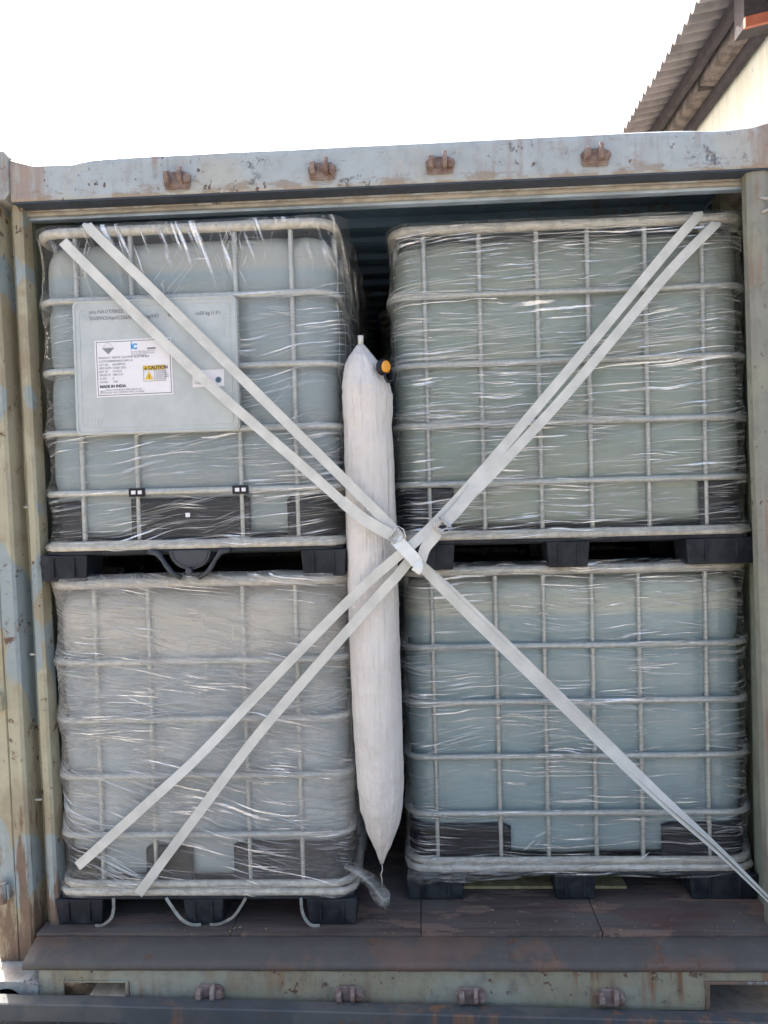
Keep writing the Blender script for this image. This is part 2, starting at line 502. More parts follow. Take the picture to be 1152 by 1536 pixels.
def mat_floor():
    t = NT('worn_plywood_floor'); c = t.coord()
    grain = t.noise(t.mapping(c, scale=(3, 60, 10)), 1.0, 4, .6)
    col = t.mix(t.rng(grain, .3, .7), (.078, .060, .052), (.125, .095, .082))
    dust = t.noise(t.mapping(c, scale=(3, 5, 3)), 1.0, 6, .65)
    col = t.mix(t.rng(dust, .42, .72, 0, .75), col, (.13, .118, .105))
    # places where the top ply has torn off, edges broken along the grain
    p = t.noise(t.mapping(c, scale=(2.6, 9, 3), loc=(2.2, 6.1, 0)), 1.0, 6, .62)
    pm = t.rng(p, .555, .565)
    col = t.mix(pm, col, t.mix(t.rng(grain, .3, .7), (.15, .10, .08), (.21, .145, .115)))
    red = t.noise(t.mapping(c, scale=(2, 4, 3), loc=(7, 1.4, 0)), 1.0, 3)
    col = t.mix(t.rng(red, .58, .70, 0, .45), col, (.12, .04, .04))
    sc = t.rng(t.noise(t.mapping(c, scale=(14, 60, 4), rot=(0, 0, .3)), 1.0, 5, .75), .68, .70)
    col = t.mix(sc, col, (.3, .27, .25))
    h = t.math('SUBTRACT', t.math('MULTIPLY', grain, .5), pm)
    return t.done(t.pbr(col, t.rng(dust, .3, .7, .5, .8), 0, t.bump(h, .003, .9), .35))
M['floor'] = mat_floor()

def mat_ground():
    t = NT('dusty_concrete'); c = t.coord()
    a = t.noise(c, .8, 6, .6); b = t.noise(c, 35, 6, .7)
    col = t.mix(t.rng(a, .3, .7), (.27, .24, .20), (.36, .325, .28))
    col = t.mix(t.rng(b, .45, .7, 0, .7), col, (.15, .13, .11))
    return t.done(t.pbr(col, .9, 0, t.bump(b, .01, .8), .2))
M['ground'] = mat_ground()

def mat_wall():
    t = NT('cream_plaster'); c = t.coord()
    a = t.noise(t.mapping(c, scale=(1.5, 6, .8)), 1.0, 5, .6)
    col = t.mix(t.rng(a, .3, .7), (.74, .73, .64), (.62, .59, .47))
    b = t.noise(c, 25, 4)
    col = t.mix(t.rng(b, .66, .72), col, (.3, .27, .2))
    return t.done(t.pbr(col, .85, 0, t.bump(b, .01, .4), .2))
M['plaster'] = mat_wall()
M['asbestos'] = mat_simple('fibre_cement_sheet', (.24, .21, .205), .85, 0, .35, 4, .003, .2)
M['old_wood'] = mat_simple('old_timber', (.20, .165, .15), .85, 0, .55, 9, .006, .2)
M['dark_wood'] = mat_simple('dark_timber', (.07, .06, .065), .85, 0, .4, 9, .004, .2)
M['red_paint'] = mat_simple('red_oxide_paint', (.42, .12, .07), .7, 0, .25, 6, .002)
M['dark_glass'] = mat_simple('dark_glass', (.03, .04, .05), .15, 0, .2, 3, .0005)

# ------------------------------------------------------------------ ground
GZ = -0.215
g = MB()
N = 60
rows = []
for j in range(N + 1):
    row = []
    for i in range(N + 1):
        x = (abs(i / N * 2 - 1) ** 3) * math.copysign(300, i / N * 2 - 1) + 1
        y = (abs(j / N * 2 - 1) ** 3) * math.copysign(300, j / N * 2 - 1)
        row.append((x, y, GZ + .006 * nz(x * 1.3, y * 1.3)))
    rows.append(row)
g.grid(rows)
tag(g.build('ground', M['ground'], smooth=True), kind='structure')

# ------------------------------------------------------------------ container
XL, XR = -0.035, 2.412          # inner wall planes
LEN = 6.0
ct = empty('shipping_container', (1.2, 0, GZ), 'open steel shipping container with pale blue header, worn cream posts and dark floor', 'shipping container')
def cpart(mb, name, mat, parent=None, **kw):
    # parts are given in world coordinates; shift into the container's frame
    dx, dy, dz = (1.2, 0, GZ)
    mb.v = [(x - dx, y - dy, z - dz) for x, y, z in mb.v]
    return mb.build(name, mat, parent or ct, **kw)

# header: pressed front face with a dip in the top edge near each end
hd = MB()
xs = [-.035 + (2.395 + .035) * i / 90 for i in range(91)]
rows = []
def header_top(x):
    e = min(x + .035, 2.395 - x)
    dip = -(.020 if x < 1 else .007) * math.exp(-((e - .15) / .09) ** 2) + .012 * math.exp(-(e / .03) ** 2)
    return 2.555 + dip + .0015 * nz(x * 5)
for fy, fz in ((.16, 0), (.02, 0), (-.030, 0), (-.046, -.010)):
    rows.append([(x, fy, header_top(x) + fz) for x in xs])
for zz in (2.53, 2.50, 2.47, 2.44, 2.428):
    rows.append([(x, -.05 + .002 * nz(x * 3, zz * 9), zz + .0015 * nz(x * 7)) for x in xs])
for fy, zz in ((-.046, 2.420), (.018, 2.424), (.022, 2.409), (.034, 2.409), (.036, 2.424), (.10, 2.43), (.12, 2.50), (.16, 2.52)):
    rows.append([(x, fy, zz) for x in xs])
rows.append([(x, .16, header_top(x)) for x in xs])
hd.grid(rows)
header = cpart(hd, 'header', M['header'], smooth=False)
gs = MB().box(-.03, 2.42, .020, .036, 2.396, 2.4085)
cpart(gs, 'door_gasket', M['gasket'], bevel=.003)
rb = MB().box(-.03, 2.40, -.044, .0195, 2.4145, 2.4195)
cpart(rb, 'underside_strip', M['underside_dark'])  # thin dark blue-grey strip along the header's underside
ih = MB().prism([(.037, 2.388), (.037, 2.425), (.14, 2.50), (.20, 2.50), (.20, 2.47), (.10, 2.40)], XL + .002, XR - .002, 'x')
M['rail_glare_blue'] = mat_simple('inner_rail_glare_paint', (.42, .52, .62), .6, 0, .3, 8, .001)  # paler than the roof blue, glare under the header put into the colour
cpart(ih, 'inner_rail', M['rail_glare_blue'])

def cam_keeper(x, y, z, up=1, flip=1):
    k = MB()
    k.prism([(x - .042, z - .028), (x + .040, z - .030), (x + .046, z + .006), (x + .030, z + .018), (x - .030, z + .020), (x - .046, z + .004)], y, y - .009)
    def lug(xa, xb, tall):
        prof = [(y - .008, z - .024), (y - .030, z - .020), (y - .040, z - .006), (y - .040, z + .010), (y - .030, z + tall), (y - .020, z + tall + .003), (y - .022, z + .008), (y - .012, z + .004), (y - .008, z + tall - .004)]
        k.prism(prof, xa, xb, 'x')
    lug(x - .036, x - .021, .016)
    lug(x + .008, x + .021, .028)
    # pressed boss beside the tall lug and a bead of weld under the plate
    k.lathe([(.015, 0), (.015, -.012), (.010, -.017), (.004, -.017)], x + .032, y - .008, z - .006, 'y', 14)
    k.tube([(x - .040 + i * .008, y - .004 - .002 * (i % 2), z - .031 + .002 * nz(i * .9, x)) for i in range(11)], .0045, 6)
    return k
for i, (x, z) in enumerate(((.521, 2.469), (.992, 2.477), (1.369, 2.478), (1.857, 2.480))):
    cpart(cam_keeper(x, -.050, z), 'cam_keeper', M['rust'], bevel=.0025)

# roof: corrugated across the container
rf = MB(); rows = []
ny = 240
for j in range(ny + 1):
    y = .16 + (LEN - .16) * j / ny
    ph = (y / .21) % 1
    w = min(1, max(0, 3 * abs(ph * 2 - 1) - 1))
    z = 2.535 - .02 * w
    rows.append([(XL - .06, y, z), (XR + .06, y, z)])
rf.grid(rows)
cpart(rf, 'roof_panel', M['inner_glare_blue'], solid=.003)
# side walls: corrugated, vertical ribs
for side, xw in ((-1, XL), (1, XR)):
    w_ = MB(); rows = []
    for zz in (-.01, 2.548):
        row = []
        for j in range(321):
            y = .085 + (LEN - .085) * j / 320
            ph = (y / .278) % 1
            q = min(1, max(0, 3 * abs(ph * 2 - 1) - 1))
            row.append((xw + side * .036 * q, y, zz))
        rows.append(row)
    w_.grid(rows)
    cpart(w_, 'side_wall', M['wall_in'], solid=.003)
    rail = MB().box(xw - .03 if side < 0 else xw + .0, xw if side < 0 else xw + .03, .17, LEN, 2.503, 2.515)
    cpart(rail, 'top_rail', M['inner_glare_blue'])
bw = MB().box(XL - .05, XR + .05, LEN + .003, LEN + .04, -.01, 2.55)
cpart(bw, 'end_wall', M['wall_in'])
# bottom side rails, cross members
for x0 in (XL - .055, XR + .005):
    cpart(MB().box(x0, x0 + .05, .12, LEN, -.17, -.015), 'bottom_rail', M['post'])
for j in range(8):
    cpart(MB().box(XL, XR, .30 + j * .7, .35 + j * .7, -.16, -.034), 'cross_member', M['sill'])

# floor boards: plywood sheets, joints across and along
flx = [XL + .001, .62, 1.246, 1.83, XR - .001]
fly = [-.062, .30, 1.52, 2.74, 3.96, LEN - .01]
for j in range(len(fly) - 1):
    for i in range(4):
        f_ = MB()
        x0, x1, y0, y1 = flx[i] + .0015, flx[i + 1] - .0015, fly[j] + .0015, fly[j + 1] - .0015
        zt = 0.0 - random.random() * .002
        if j == 0:
            # front edge broken and worn
            n = 26
            top = [(x0 + (x1 - x0) * k / n, y0 + .010 * max(0, nz(k * .9 + i * 13, 3.1)) + .004 * nz(k * 2.7, i)) for k in range(n + 1)]
            poly = top + [(x1, y1), (x0, y1)]
            f_.prism(poly, zt - .028, zt, 'z')
        else:
            f_.box(x0, x1, y0, y1, zt - .028, zt)
        cpart(f_, 'floor_board', M['floor'])

# threshold plate: folded steel with a raised front lip
th = MB(); rows = []
prof = [(-.045, -.031), (-.063, -.012), (-.068, -.010), (-.105, -.022), (-.148, -.037), (-.158, -.042), (-.162, -.050), (-.160, -.060), (-.150, -.066)]
for (y, z) in prof:
    rows.append([(-.030 + i * (2.50 / 60), y + .0015 * nz(i * .5, y * 30), z + .002 * nz(i * .35, y * 20)) for i in range(61)])
th.grid(rows)
cpart(th, 'threshold_plate', M['threshold'], smooth=True, solid=.004)
# sill face with the two fork pocket openings
def sill_piece(x0, x1, z0, z1):
    s = MB(); rows = []
    n = max(2, int((x1 - x0) / .03)); m = 5
    for j in range(m + 1):
        z = z0 + (z1 - z0) * j / m
        rows.append([(x0 + (x1 - x0) * i / n, -.150 + .002 * nz(x0 + i * .2, z * 14), z) for i in range(n + 1)])
    s.grid(rows)
    return s
sl = MB()
for a in ((.315, 2.115, -.185, -.066), (.02, .315, -.100, -.066), (2.115, 2.46, -.105, -.066), (.02, .10, -.185, -.1), (2.40, 2.46, -.185, -.105)):
    p_ = sill_piece(*a); b = len(sl.v); sl.v += p_.v; sl.f += [tuple(q + b for q in f) for f in p_.f]
cpart(sl, 'sill', M['sill'], solid=.006)
fr_ = MB()
fr_.box(.302, .313, -.160, -.08, -.185, -.098).box(.105, .3015, -.158, -.08, -.104, -.098)
cpart(fr_, 'pocket_frame', M['sill'], bevel=.002)
fr_ = MB()
fr_.box(2.116, 2.128, -.162, -.08, -.20, -.092).box(2.1285, 2.40, -.160, -.08, -.101, -.092)
cpart(fr_, 'pocket_frame', M['post'], bevel=.002)
cpart(MB().box(.105, .30, .02, .03, -.20, -.07), 'pocket_back', M['rust'])
cpart(MB().box(2.13, 2.40, .12, .13, -.20, -.07), 'pocket_back', M['rust'])
for i, x in enumerate((.575, 1.016, 1.397, 1.824)):
    k = cam_keeper(x, -.154, -.126 - .003 * i)
    cpart(k, 'cam_keeper', M['rust'], bevel=.0025)

# corner castings
def casting(x0, x1, y0, y1, z0, z1, name='corner_casting'):
    c = MB()
    xm, zm = (x0 + x1) / 2, (z0 + z1) / 2
    hw, hh = (x1 - x0) * .20, (z1 - z0) * .26
    # front plate with an oval hole, made as a ring of quads
    n = 24
    ring_o, ring_i = [], []
    for k in range(n):
        a = 2 * PI * k / n + PI / n
        dx, dz = math.cos(a), math.sin(a)
        s = min((x1 - x0) / 2 / max(abs(dx), 1e-6), (z1 - z0) / 2 / max(abs(dz), 1e-6))
        ring_o.append((xm + dx * s, zm + dz * s)); ring_i.append((xm + dx * hw, zm + dz * hh))
    for (yy) in (y0,):
        b = len(c.v)
        c.v += [(p[0], y0, p[1]) for p in ring_o] + [(p[0], y0, p[1]) for p in ring_i] + [(p[0], y0 + .03, p[1]) for p in ring_i] + [(p[0], y1, p[1]) for p in ring_o]
        for k in range(n):
            k2 = (k + 1) % n
            for r_ in (0, 1):
                c.f.append((b + r_ * n + k, b + r_ * n + k2, b + (r_ + 1) * n + k2, b + (r_ + 1) * n + k))
            c.f.append((b + k, b + 3 * n + k, b + 3 * n + k2, b + k2))
        c.f.append(tuple(b + 3 * n + k for k in range(n)))
    return cpart(c, name, M['casting'], bevel=.003)
casting(-.19, -.036, -.058, .30, 2.425, 2.583)
casting(2.397, 2.55, -.058, .30, 2.425, 2.583)
casting(-.19, .018, -.158, .02, -.205, -.10)
casting(2.462, 2.62, -.158, .02, -.205, -.08)

# posts: folded profiles with recess, leaning flanges
def post(profile, z0, z1, mat, name='corner_post', x_lean=0.0):
    pb = MB(); rows = []
    n = 70
    for j in range(n + 1):
        z = z0 + (z1 - z0) * j / n
        rows.append([(x + .0025 * nz(z * 3.5, i * 1.7) + x_lean * (1.2 - z), y + .002 * nz(z * 4, i * 2.2 + 9), z) for i, (x, y) in enumerate(profile)])
    pb.grid(rows)
    return cpart(pb, name, mat, smooth=False, solid=.004)
post([(-.21, .10), (-.19, -.045), (-.150, -.050), (-.125, -.050), (-.121, -.044), (-.117, -.050), (-.080, -.048), (-.072, -.040), (-.070, .048), (-.036, .052), (-.034, -.004), (-.028, -.010),
      (-.010, -.012), (-.002, -.006), (.000, .05), (-.09, .125)], -.12, 2.424, M['post'], x_lean=.017)
for z in (2.1, 1.413, .915, .42):
    h_ = MB().tube([(-.060, .010, z + .004), (-.045, -.006, z + .006), (-.028, .010, z + .002)], .004, 8)
    cpart(h_, 'lashing_bar', M['zinc_dirty'], smooth=True)
lp = MB().prism([(-.100, -.056), (-.060, -.056), (-.060, .01), (-.100, .01)], .05, .16, 'z')
post([(2.445, .12), (2.412, .085), (2.354, .012), (2.355, -.02), (2.366, -.032), (2.400, -.036), (2.418, -.030), (2.424, .010), (2.452, .012), (2.456, -.044), (2.55, -.050), (2.58, .10)],
     -.08, 2.424, M['post_right'], x_lean=.015)
hk = MB().tube([(2.375, -.034, 2.330), (2.392, -.055, 2.318), (2.402, -.055, 2.300), (2.392, -.05, 2.288), (2.375, -.038, 2.283)], .005, 8)
cpart(hk, 'lashing_bar', M['zinc_dirty'], smooth=True)
rg = MB().tube([(2.385, -.034, -.005), (2.395, -.058, .0), (2.405, -.062, .02), (2.400, -.05, .04), (2.390, -.034, .045)], .005, 8)
cpart(rg, 'lashing_bar', M['zinc_dirty'], smooth=True)
# hinge lugs on the left post
for z in (.12, .75, 1.9):
    lug = MB().box(-.150, -.115, -.075, -.0525, z, z + .05)
    lug.lathe([(.013, 0), (.013, .07)], -.134, -.078, z - .01, 'z', 12)
    cpart(lug, 'hinge_lug', M['post'], bevel=.002)

# ------------------------------------------------------------------ loose things by the sill
bm_ = MB(); rows = []
for (y, z) in ((-.175, -.052), (-.176, -.001), (-.180, .001), (-.222, .001), (-.226, -.002), (-.228, -.050), (-.175, -.052)):
    rows.append([(-1.1 + i * .05, y + .178 + .0015 * nz(i * .3, y * 9), z + .002 * nz(i * .21, 4)) for i in range(96)])
bm_.grid(rows)
beam = bm_.build('steel_beam', M['beam'], loc=(0, -.178, -.128))
beam.rotation_euler = (0, .0205, 0)
tag(beam, 'long dark steel bar lying on the ground along the foot of the container sill', 'steel bar')
wb = MB().prism([(-.06, 0), (.055, 0), (.060, .022), (.02, .025), (.0, .021), (-.055, .026)], -.03, .04)
tag(wb.build('wood_block', M['wood_sun_tone'], loc=(.235, -.118, -.176), bevel=.002), 'wooden block coloured as if sunlit, showing through the left fork pocket opening', 'wood block')

# grit and splinters on the floor
db = MB()
for i in range(150):
    x, y = random.uniform(0, 2.38), random.choice((random.uniform(-.06, .14), random.uniform(-.06, .02)))
    if x < 1.06 and y > -.025: continue
    r_ = random.choice((.001, .0015, .002, .003)); a = random.uniform(0, PI)
    dx, dy = math.cos(a) * r_ * random.uniform(1, 3), math.sin(a) * r_ * random.uniform(1, 3)
    ex_, ey_ = -math.sin(a) * r_ * .6, math.cos(a) * r_ * .6
    b = len(db.v)
    db.v += [(x - dx, y - dy, .0004), (x + ex_, y + ey_, .0004), (x + dx, y + dy, .0006), (x - ex_, y - ey_, .0004), (x, y, r_ * .9)]
    db.f += [(b, b + 1, b + 4), (b + 1, b + 2, b + 4), (b + 2, b + 3, b + 4), (b + 3, b, b + 4)]
tag(db.build('floor_grit', M['ply']), 'pale splinters and grit strewn over the dark floor at the container mouth', 'grit', kind='stuff')

# ------------------------------------------------------------------ totes
def rr(w, d, r, s):
    """point and outward normal on a rounded rectangle (front centre is s = 0, going right), centred at origin"""
    r = max(r, .001)
    a, b, c = w / 2 - r, d - 2 * r, PI * r / 2
    P = 2 * (w - 2 * r) + 2 * b + 4 * c
    s = s % P
    segs = [('l', a, (0, -d / 2), (1, 0), (0, -1)), ('c', c, (w / 2 - r, -d / 2 + r), -PI / 2), ('l', b, (w / 2, -d / 2 + r), (0, 1), (1, 0)),
            ('c', c, (w / 2 - r, d / 2 - r), 0), ('l', w - 2 * r, (w / 2 - r, d / 2), (-1, 0), (0, 1)), ('c', c, (-w / 2 + r, d / 2 - r), PI / 2),
            ('l', b, (-w / 2, d / 2 - r), (0, -1), (-1, 0)), ('c', c, (-w / 2 + r, -d / 2 + r), PI), ('l', a, (-w / 2 + r, -d / 2), (1, 0), (0, -1))]
    for sg in segs:
        if s <= sg[1] + 1e-9:
            if sg[0] == 'l':
                return sg[2][0] + sg[3][0] * s, sg[2][1] + sg[3][1] * s, sg[4][0], sg[4][1], 0.0
            ang = sg[3] + s / r
            return sg[2][0] + r * math.cos(ang), sg[2][1] + r * math.sin(ang), math.cos(ang), math.sin(ang), math.sin(PI * s / sg[1])
        s -= sg[1]
    return 0, -d / 2, 0, -1, 0
def perim(w, d, r):
    return 2 * (w - 2 * r) + 2 * (d - 2 * r) + 2 * PI * r

def make_tote(loc, w, d, rings, verts, label, bottle_mat, film_mat, seed, guards, feet, film_low=.105, strand_fn=None, nstr=150, hem=1.0, sag_c=.010, back=False, side_verts=5):
    rnd = random.Random(seed)
    T = empty('liquid_tote', loc, label, 'liquid tote', 'caged liquid totes stacked in the container')
    w2, d2 = w / 2, d / 2
    CR = .075
    # bottle -------------------------------------------------------
    bo = MB()
    bw_, bd_, br = w - .048, d - .060, .085
    zs = []
    nb = 46
    for j in range(nb + 1):
        zs.append(.142 + (1.140 - .142) * j / nb)
    P = perim(bw_, bd_, br); ns = 220
    rows = []
    def bottle_inset(z):
        if z > 1.05:
            q = (z - 1.05) / .090
            return .075 * (1 - math.sqrt(max(0, 1 - q * q)))
        if z < .20:
            q = (.20 - z) / .058
            return .03 * (1 - math.sqrt(max(0, 1 - q * q)))
        return 0
    for z in zs:
        row = []
        near = min(abs(z - q) for q in rings)
        for k in range(ns):
            s = P * k / ns
            x, y, nx, ny, cf = rr(bw_, bd_, br, s)
            ins = bottle_inset(z)
            belly = .010 * (1 - math.exp(-(near / .03) ** 2))
            if cf == 0 and ny < 0:   # bulge between the uprights on the front
                nv = min(abs(x - (v - w2)) for v in verts)
                belly += .014 * (1 - math.exp(-(nv / .03) ** 2)) - .008
            belly *= min(1, max(0, (z - .27) / .06))
            o_ = belly - ins - .004 + .003 * nz(x * 5 + seed, y * 5, z * 5)
            row.append((x + nx * o_, y + ny * o_, z))
        rows.append(row)
    bo.grid(rows, closed=True)
    b = len(bo.v); 
    bo.v.append((0, 0, 1.144)); last = b - ns
    for k in range(ns):
        bo.f.append((last + k, last + (k + 1) % ns, b))
    bo.f.append(tuple(reversed(range(ns))))
    bo.build('bottle', bottle_mat, T, smooth=True)
    # cage rings ----------------------------------------------------
    for i, z in enumerate(rings):
        top = i == 0; bot = i == len(rings) - 1
        r_ = .0145 if top else (.012 if bot else .0095)
        P2 = perim(w - 2 * r_, d - 2 * r_, CR); n = 120
        pts = []
        for k in range(n):
            s = P2 * k / n
            x, y, nx, ny, cf = rr(w - 2 * r_, d - 2 * r_, CR, s)
            pts.append((x, y, z + .0015 * nz(x * 2 + seed, y * 2, i)))
        MB().tube(pts, r_, 8, closed=True, flat=1.15 if not top else 1.2).build('cage_ring', M['zinc_dirty'] if (top or bot) else M['zinc'], T, smooth=True)
    # lower frame band on the pallet
    pts = []
    n = 100; P2 = perim(w - .012, d - .012, .06)
    for k in range(n):
        x, y, nx, ny, cf = rr(w - .012, d - .012, .06, P2 * k / n)
        pts.append((x, y, .112))
    MB().tube(pts, .010, 8, closed=True, flat=1.3).build('base_rail', M['zinc_dirty'], T, smooth=True)
    # uprights -----------------------------------------------------
    zt, zb = rings[0], .125
    master = {}
    def upright(x, y, horiz):
        pts = []
        zz = [zb, zb + .02] + [zb + .02 + (zt - zb - .04) * k / 30 for k in range(1, 30)] + [zt - .02, zt]
        key = horiz
        if key not in master:
            rad = []
            for z in zz:
                pin = min(abs(z - q) for q in rings)
                rad.append(.0112 - .0015 * math.exp(-(pin / .012) ** 2))
            m_ = MB()
            pts = [(0, (.0 if min(abs(z - q) for q in rings[1:-1]) > .014 else .0018), z) for z in zz]
            # four-sided rounded section: 8 points
            m_.tube(pts, rad, 8, flat=.75 if horiz else .75)
            o_ = m_.build('upright', M['zinc'], T, smooth=True)
            o_.location = (x, y, 0)
            if not horiz: o_.rotation_euler = (0, 0, PI / 2)
            master[key] = o_
        else:
            o_ = share(master[key], parent=T, loc=(x, y, 0))
        return o_
    for v in verts:
        upright(v - w2 + rnd.uniform(-.002, .002), -d2 + .026, True)
    for v in verts:
        upright(w2 - v, d2 - .026, True)
    for k in range(side_verts):
        yy = -d2 + .14 + (d - .28) * k / (side_verts - 1)
        upright(-w2 + .026, yy, False); upright(w2 - .026, yy, False)
    # black plastic at the foot of the bottle -------------------------
    for (s0, s1, za, zb2) in guards:
        gm = MB(); rows = []
        m = max(8, int(abs(s1 - s0) / .012)); mz = 8
        for j in range(mz + 1):
            row = []
            for k in range(m + 1):
                s = s0 + (s1 - s0) * k / m
                x, y, nx, ny, cf = rr(bw_ + .006, bd_ + .006, br, s)
                edge = min(k, m - k) / m
                ztop = zb2 - .012 * (1 - min(1, edge * 12)) ** 2 + .003 * nz(s * 9, seed)
                z = za + (ztop - za) * j / mz
                ins = -.006 * (j == mz) + .004
                row.append((x + nx * ins, y + ny * ins, z))
            rows.append(row)
        gm.grid(rows)
        gm.build('corner_guard', M['black'], T, smooth=True, solid=.005)
    # pallet ----------------------------------------------------------
    dk = MB()
    dk.prism([rr(w - .004, d - .004, .05, perim(w, d, .05) * k / 60)[:2] for k in range(60)], .088, .102, 'z')
    for k in range(5):
        yy = -d2 + .1 + k * (d - .2) / 4
        dk.box(-w2 + .06, w2 - .06, yy - .03, yy + .03, .078, .0875)
    dk.build('pallet_deck', M['pallet'], T, bevel=.003)
    for row_y in (-d2 + .002, -.07, d2 - .142):
        for (f0, f1) in feet:
            a, b_ = f0 - w2, f1 - w2
            ft = MB()
            fw = .14
            tp = .007
            prof_b = [(a + tp, row_y + tp), (b_ - tp, row_y + tp), (b_ - tp, row_y + fw - tp), (a + tp, row_y + fw - tp)]
            prof_t = [(a, row_y), (b_, row_y), (b_, row_y + fw), (a, row_y + fw)]
            b0 = len(ft.v)
            ft.v += [(p[0], p[1], .0) for p in prof_b] + [(p[0], p[1], .0875) for p in prof_t]
            ft.f += [(0, 3, 2, 1), (4, 5, 6, 7)] + [(i, (i + 1) % 4, 4 + (i + 1) % 4, 4 + i) for i in range(4)]
            # moulded ribs on the front
            for q in range(2):
                xx = a + (b_ - a) * (.28 + .44 * q)
                ft.box(xx - .004, xx + .004, row_y - .0035, row_y + .004, .012, .082)
            ft.build('foot', M['pallet'], T, bevel=.006)
    # stretch film ------------------------------------------------------
    FW, FD, FR = w + .010, d + .010, CR + .012
    PF = perim(FW, FD, FR)
    half = w / 2 + .32
    ss = []
    s = -half
    while s < half:
        ss.append(s); s += .0095
    rest = PF - 2 * half
    for k in range(40):
        ss.append(half + rest * k / 40)
    zlist = []
    z = 1.172
    while z > film_low:
        zlist.append(z); z -= .0095
    zlist.append(film_low)
    zlist = [1.176, 1.176, 1.176] + zlist
    fm = MB(); fm.uv = []
    rows = []
    anch = sorted(list(rings) + [.112])
    for j, z in enumerate(zlist):
        row = []
        lo_ = max([q for q in anch if q <= z], default=anch[0]); hi_ = min([q for q in anch if q >= z], default=anch[-1])
        tt = 0 if hi_ - lo_ < .01 else (z - lo_) / (hi_ - lo_)
        sg = math.sin(PI * tt) ** .8 if 0 < tt < 1 else 0
        for s in ss:
            x, y, nx, ny, cf = rr(FW, FD, FR, s)
            a = -(.011 + sag_c * cf) * sg
            wv = .0035 * nz(s * 3 + seed, z * 45, .5) + .0022 * nz(s * 22 + seed, z * 9, 2.5) + .005 * nz(s * 5, z * 5 + seed, 7.7) * sg
            zz = z
            if j < 3:
                inn = (.09, .05, .02)[j]
                a = -inn; zz = 1.182 - .010 * (j == 0) + .004 * nz(s * 12, j * 3.3 + seed); wv = 0
            if z < film_low + .05:
                q = (film_low + .05 - z) / .05
                zz = z + q * .018 * nz(s * 6 + seed, 3.3) 
                a += q * (.004 + .008 * nz(s * 14, seed))
            o_ = a + wv
            if seed == 3 and nx > .25 and j > 2 and z > .62:
                o_ += (.060 * min(1, (nx - .25) / .5) * ((z - .62) / .55) ** .8 * (1 - .5 * (z > 1.1))) * (.75 + .5 * nz(y * 6, z * 3))
            row.append((x + nx * o_, y + ny * o_, zz))
            fm.uv.append((s, z))
        rows.append(row)
    uvs = fm.uv
    fm.grid(rows, closed=True)
    fm.uv = uvs
    # uv seam in the last strip lies at the back of the tote
    fm.build('stretch_film', film_mat, T, smooth=True)
    # drawn-out folds of the film --------------------------------------------
    sb = MB()
    jobs = []
    while len(jobs) < nstr:
        s0_, z0_ = rnd.uniform(-w2 - .02, w2 + .02), rnd.uniform(film_low + .02, 1.15)
        ang0, ln0, wd0 = strand_fn(s0_, z0_, rnd)
        kk = rnd.choice((1, 3, 6, 9, 12))
        spread = rnd.uniform(.008, .035)
        for _ in range(kk):
            off = rnd.gauss(0, spread); al = rnd.gauss(0, ln0 * .25)
            jobs.append((s0_ + math.cos(ang0) * al - math.sin(ang0) * off, z0_ + math.sin(ang0) * al + math.cos(ang0) * off,
                         ang0 + rnd.gauss(0, .035), ln0 * rnd.uniform(.25, .8), wd0 * rnd.uniform(.4, 1.25)))
    for (s_c, z_c, ang, ln, wd) in jobs:
        m = 12
        pts = []
        cv = rnd.uniform(-.06, .06)
        for k in range(m + 1):
            t_ = k / m - .5
            s = s_c + math.cos(ang) * t_ * ln
            z = z_c + math.sin(ang) * t_ * ln + cv * (t_ * t_ - .25) * ln
            if abs(s) > half - .03 or z > 1.165 or z < film_low + .005: continue
            lo_ = max([g_ for g_ in anch if g_ <= z], default=anch[0]); hi_ = min([g_ for g_ in anch if g_ >= z], default=anch[-1])
            tt = (z - lo_) / max(hi_ - lo_, .01)
            sg = math.sin(PI * tt) ** .8 if 0 < tt < 1 else 0
            x, y, nx, ny, cf = rr(FW, FD, FR, s)
            o_ = -(.011 + sag_c * cf) * sg + .0035 * nz(s * 3 + seed, z * 45, .5) + .0022 * nz(s * 22 + seed, z * 9, 2.5) + .005 * nz(s * 5, z * 5 + seed, 7.7) * sg + .0014
            pts.append((x + nx * o_, y + ny * o_, z))
        if len(pts) < 4: continue
        L = len(pts)
        sb.tube(pts, [max(.0003, 1.9 * wd * math.sin(PI * (k + .25) / (L - .5))) for k in range(L)], 4, flat=.5, caps=False)
    so = sb.build('film_fold', M['fold'], T, smooth=True)
    so['kind'] = 'stuff'
    if hem:
        hm = MB()
        n = 200
        P3 = perim(w, d, CR)
        pts, rad = [], []
        for k in range(n):
            s = P3 * k / n
            x, y, nx, ny, cf = rr(w, d, CR, s)
            o_ = .006 + .005 * nz(s * 9, seed * 3)
            pts.append((x + nx * o_, y + ny * o_, film_low + .022 + .012 * nz(s * 4 + seed, 8)))
            rad.append((.006 + .005 * nz(s * 25, seed + 5)) * hem)
        hm.tube(pts, rad, 10, closed=True, flat=1.5)
        hm.build('film_hem', M['crumple'], T, smooth=True)
    return T

XA, XB, XC, XD = .0075, .0115, 1.188, 1.196        # left edges of the four cages
V_UL = [q - XA for q in (.155, .340, .690, .875)]
V_LL = [q - XB for q in (.175, .355, .680, .855)]
V_UR = [q - XC for q in (1.313, 1.498, 1.693, 1.863, 2.056, 2.243)]
V_LR = [q - XD for q in (1.310, 1.532, 1.697, 1.863, 2.023, 2.252)]
R_UP = [1.155, .930, .698, .493, .292, .118]
R_LO = [1.152, .888, .693, .502, .303, .136]

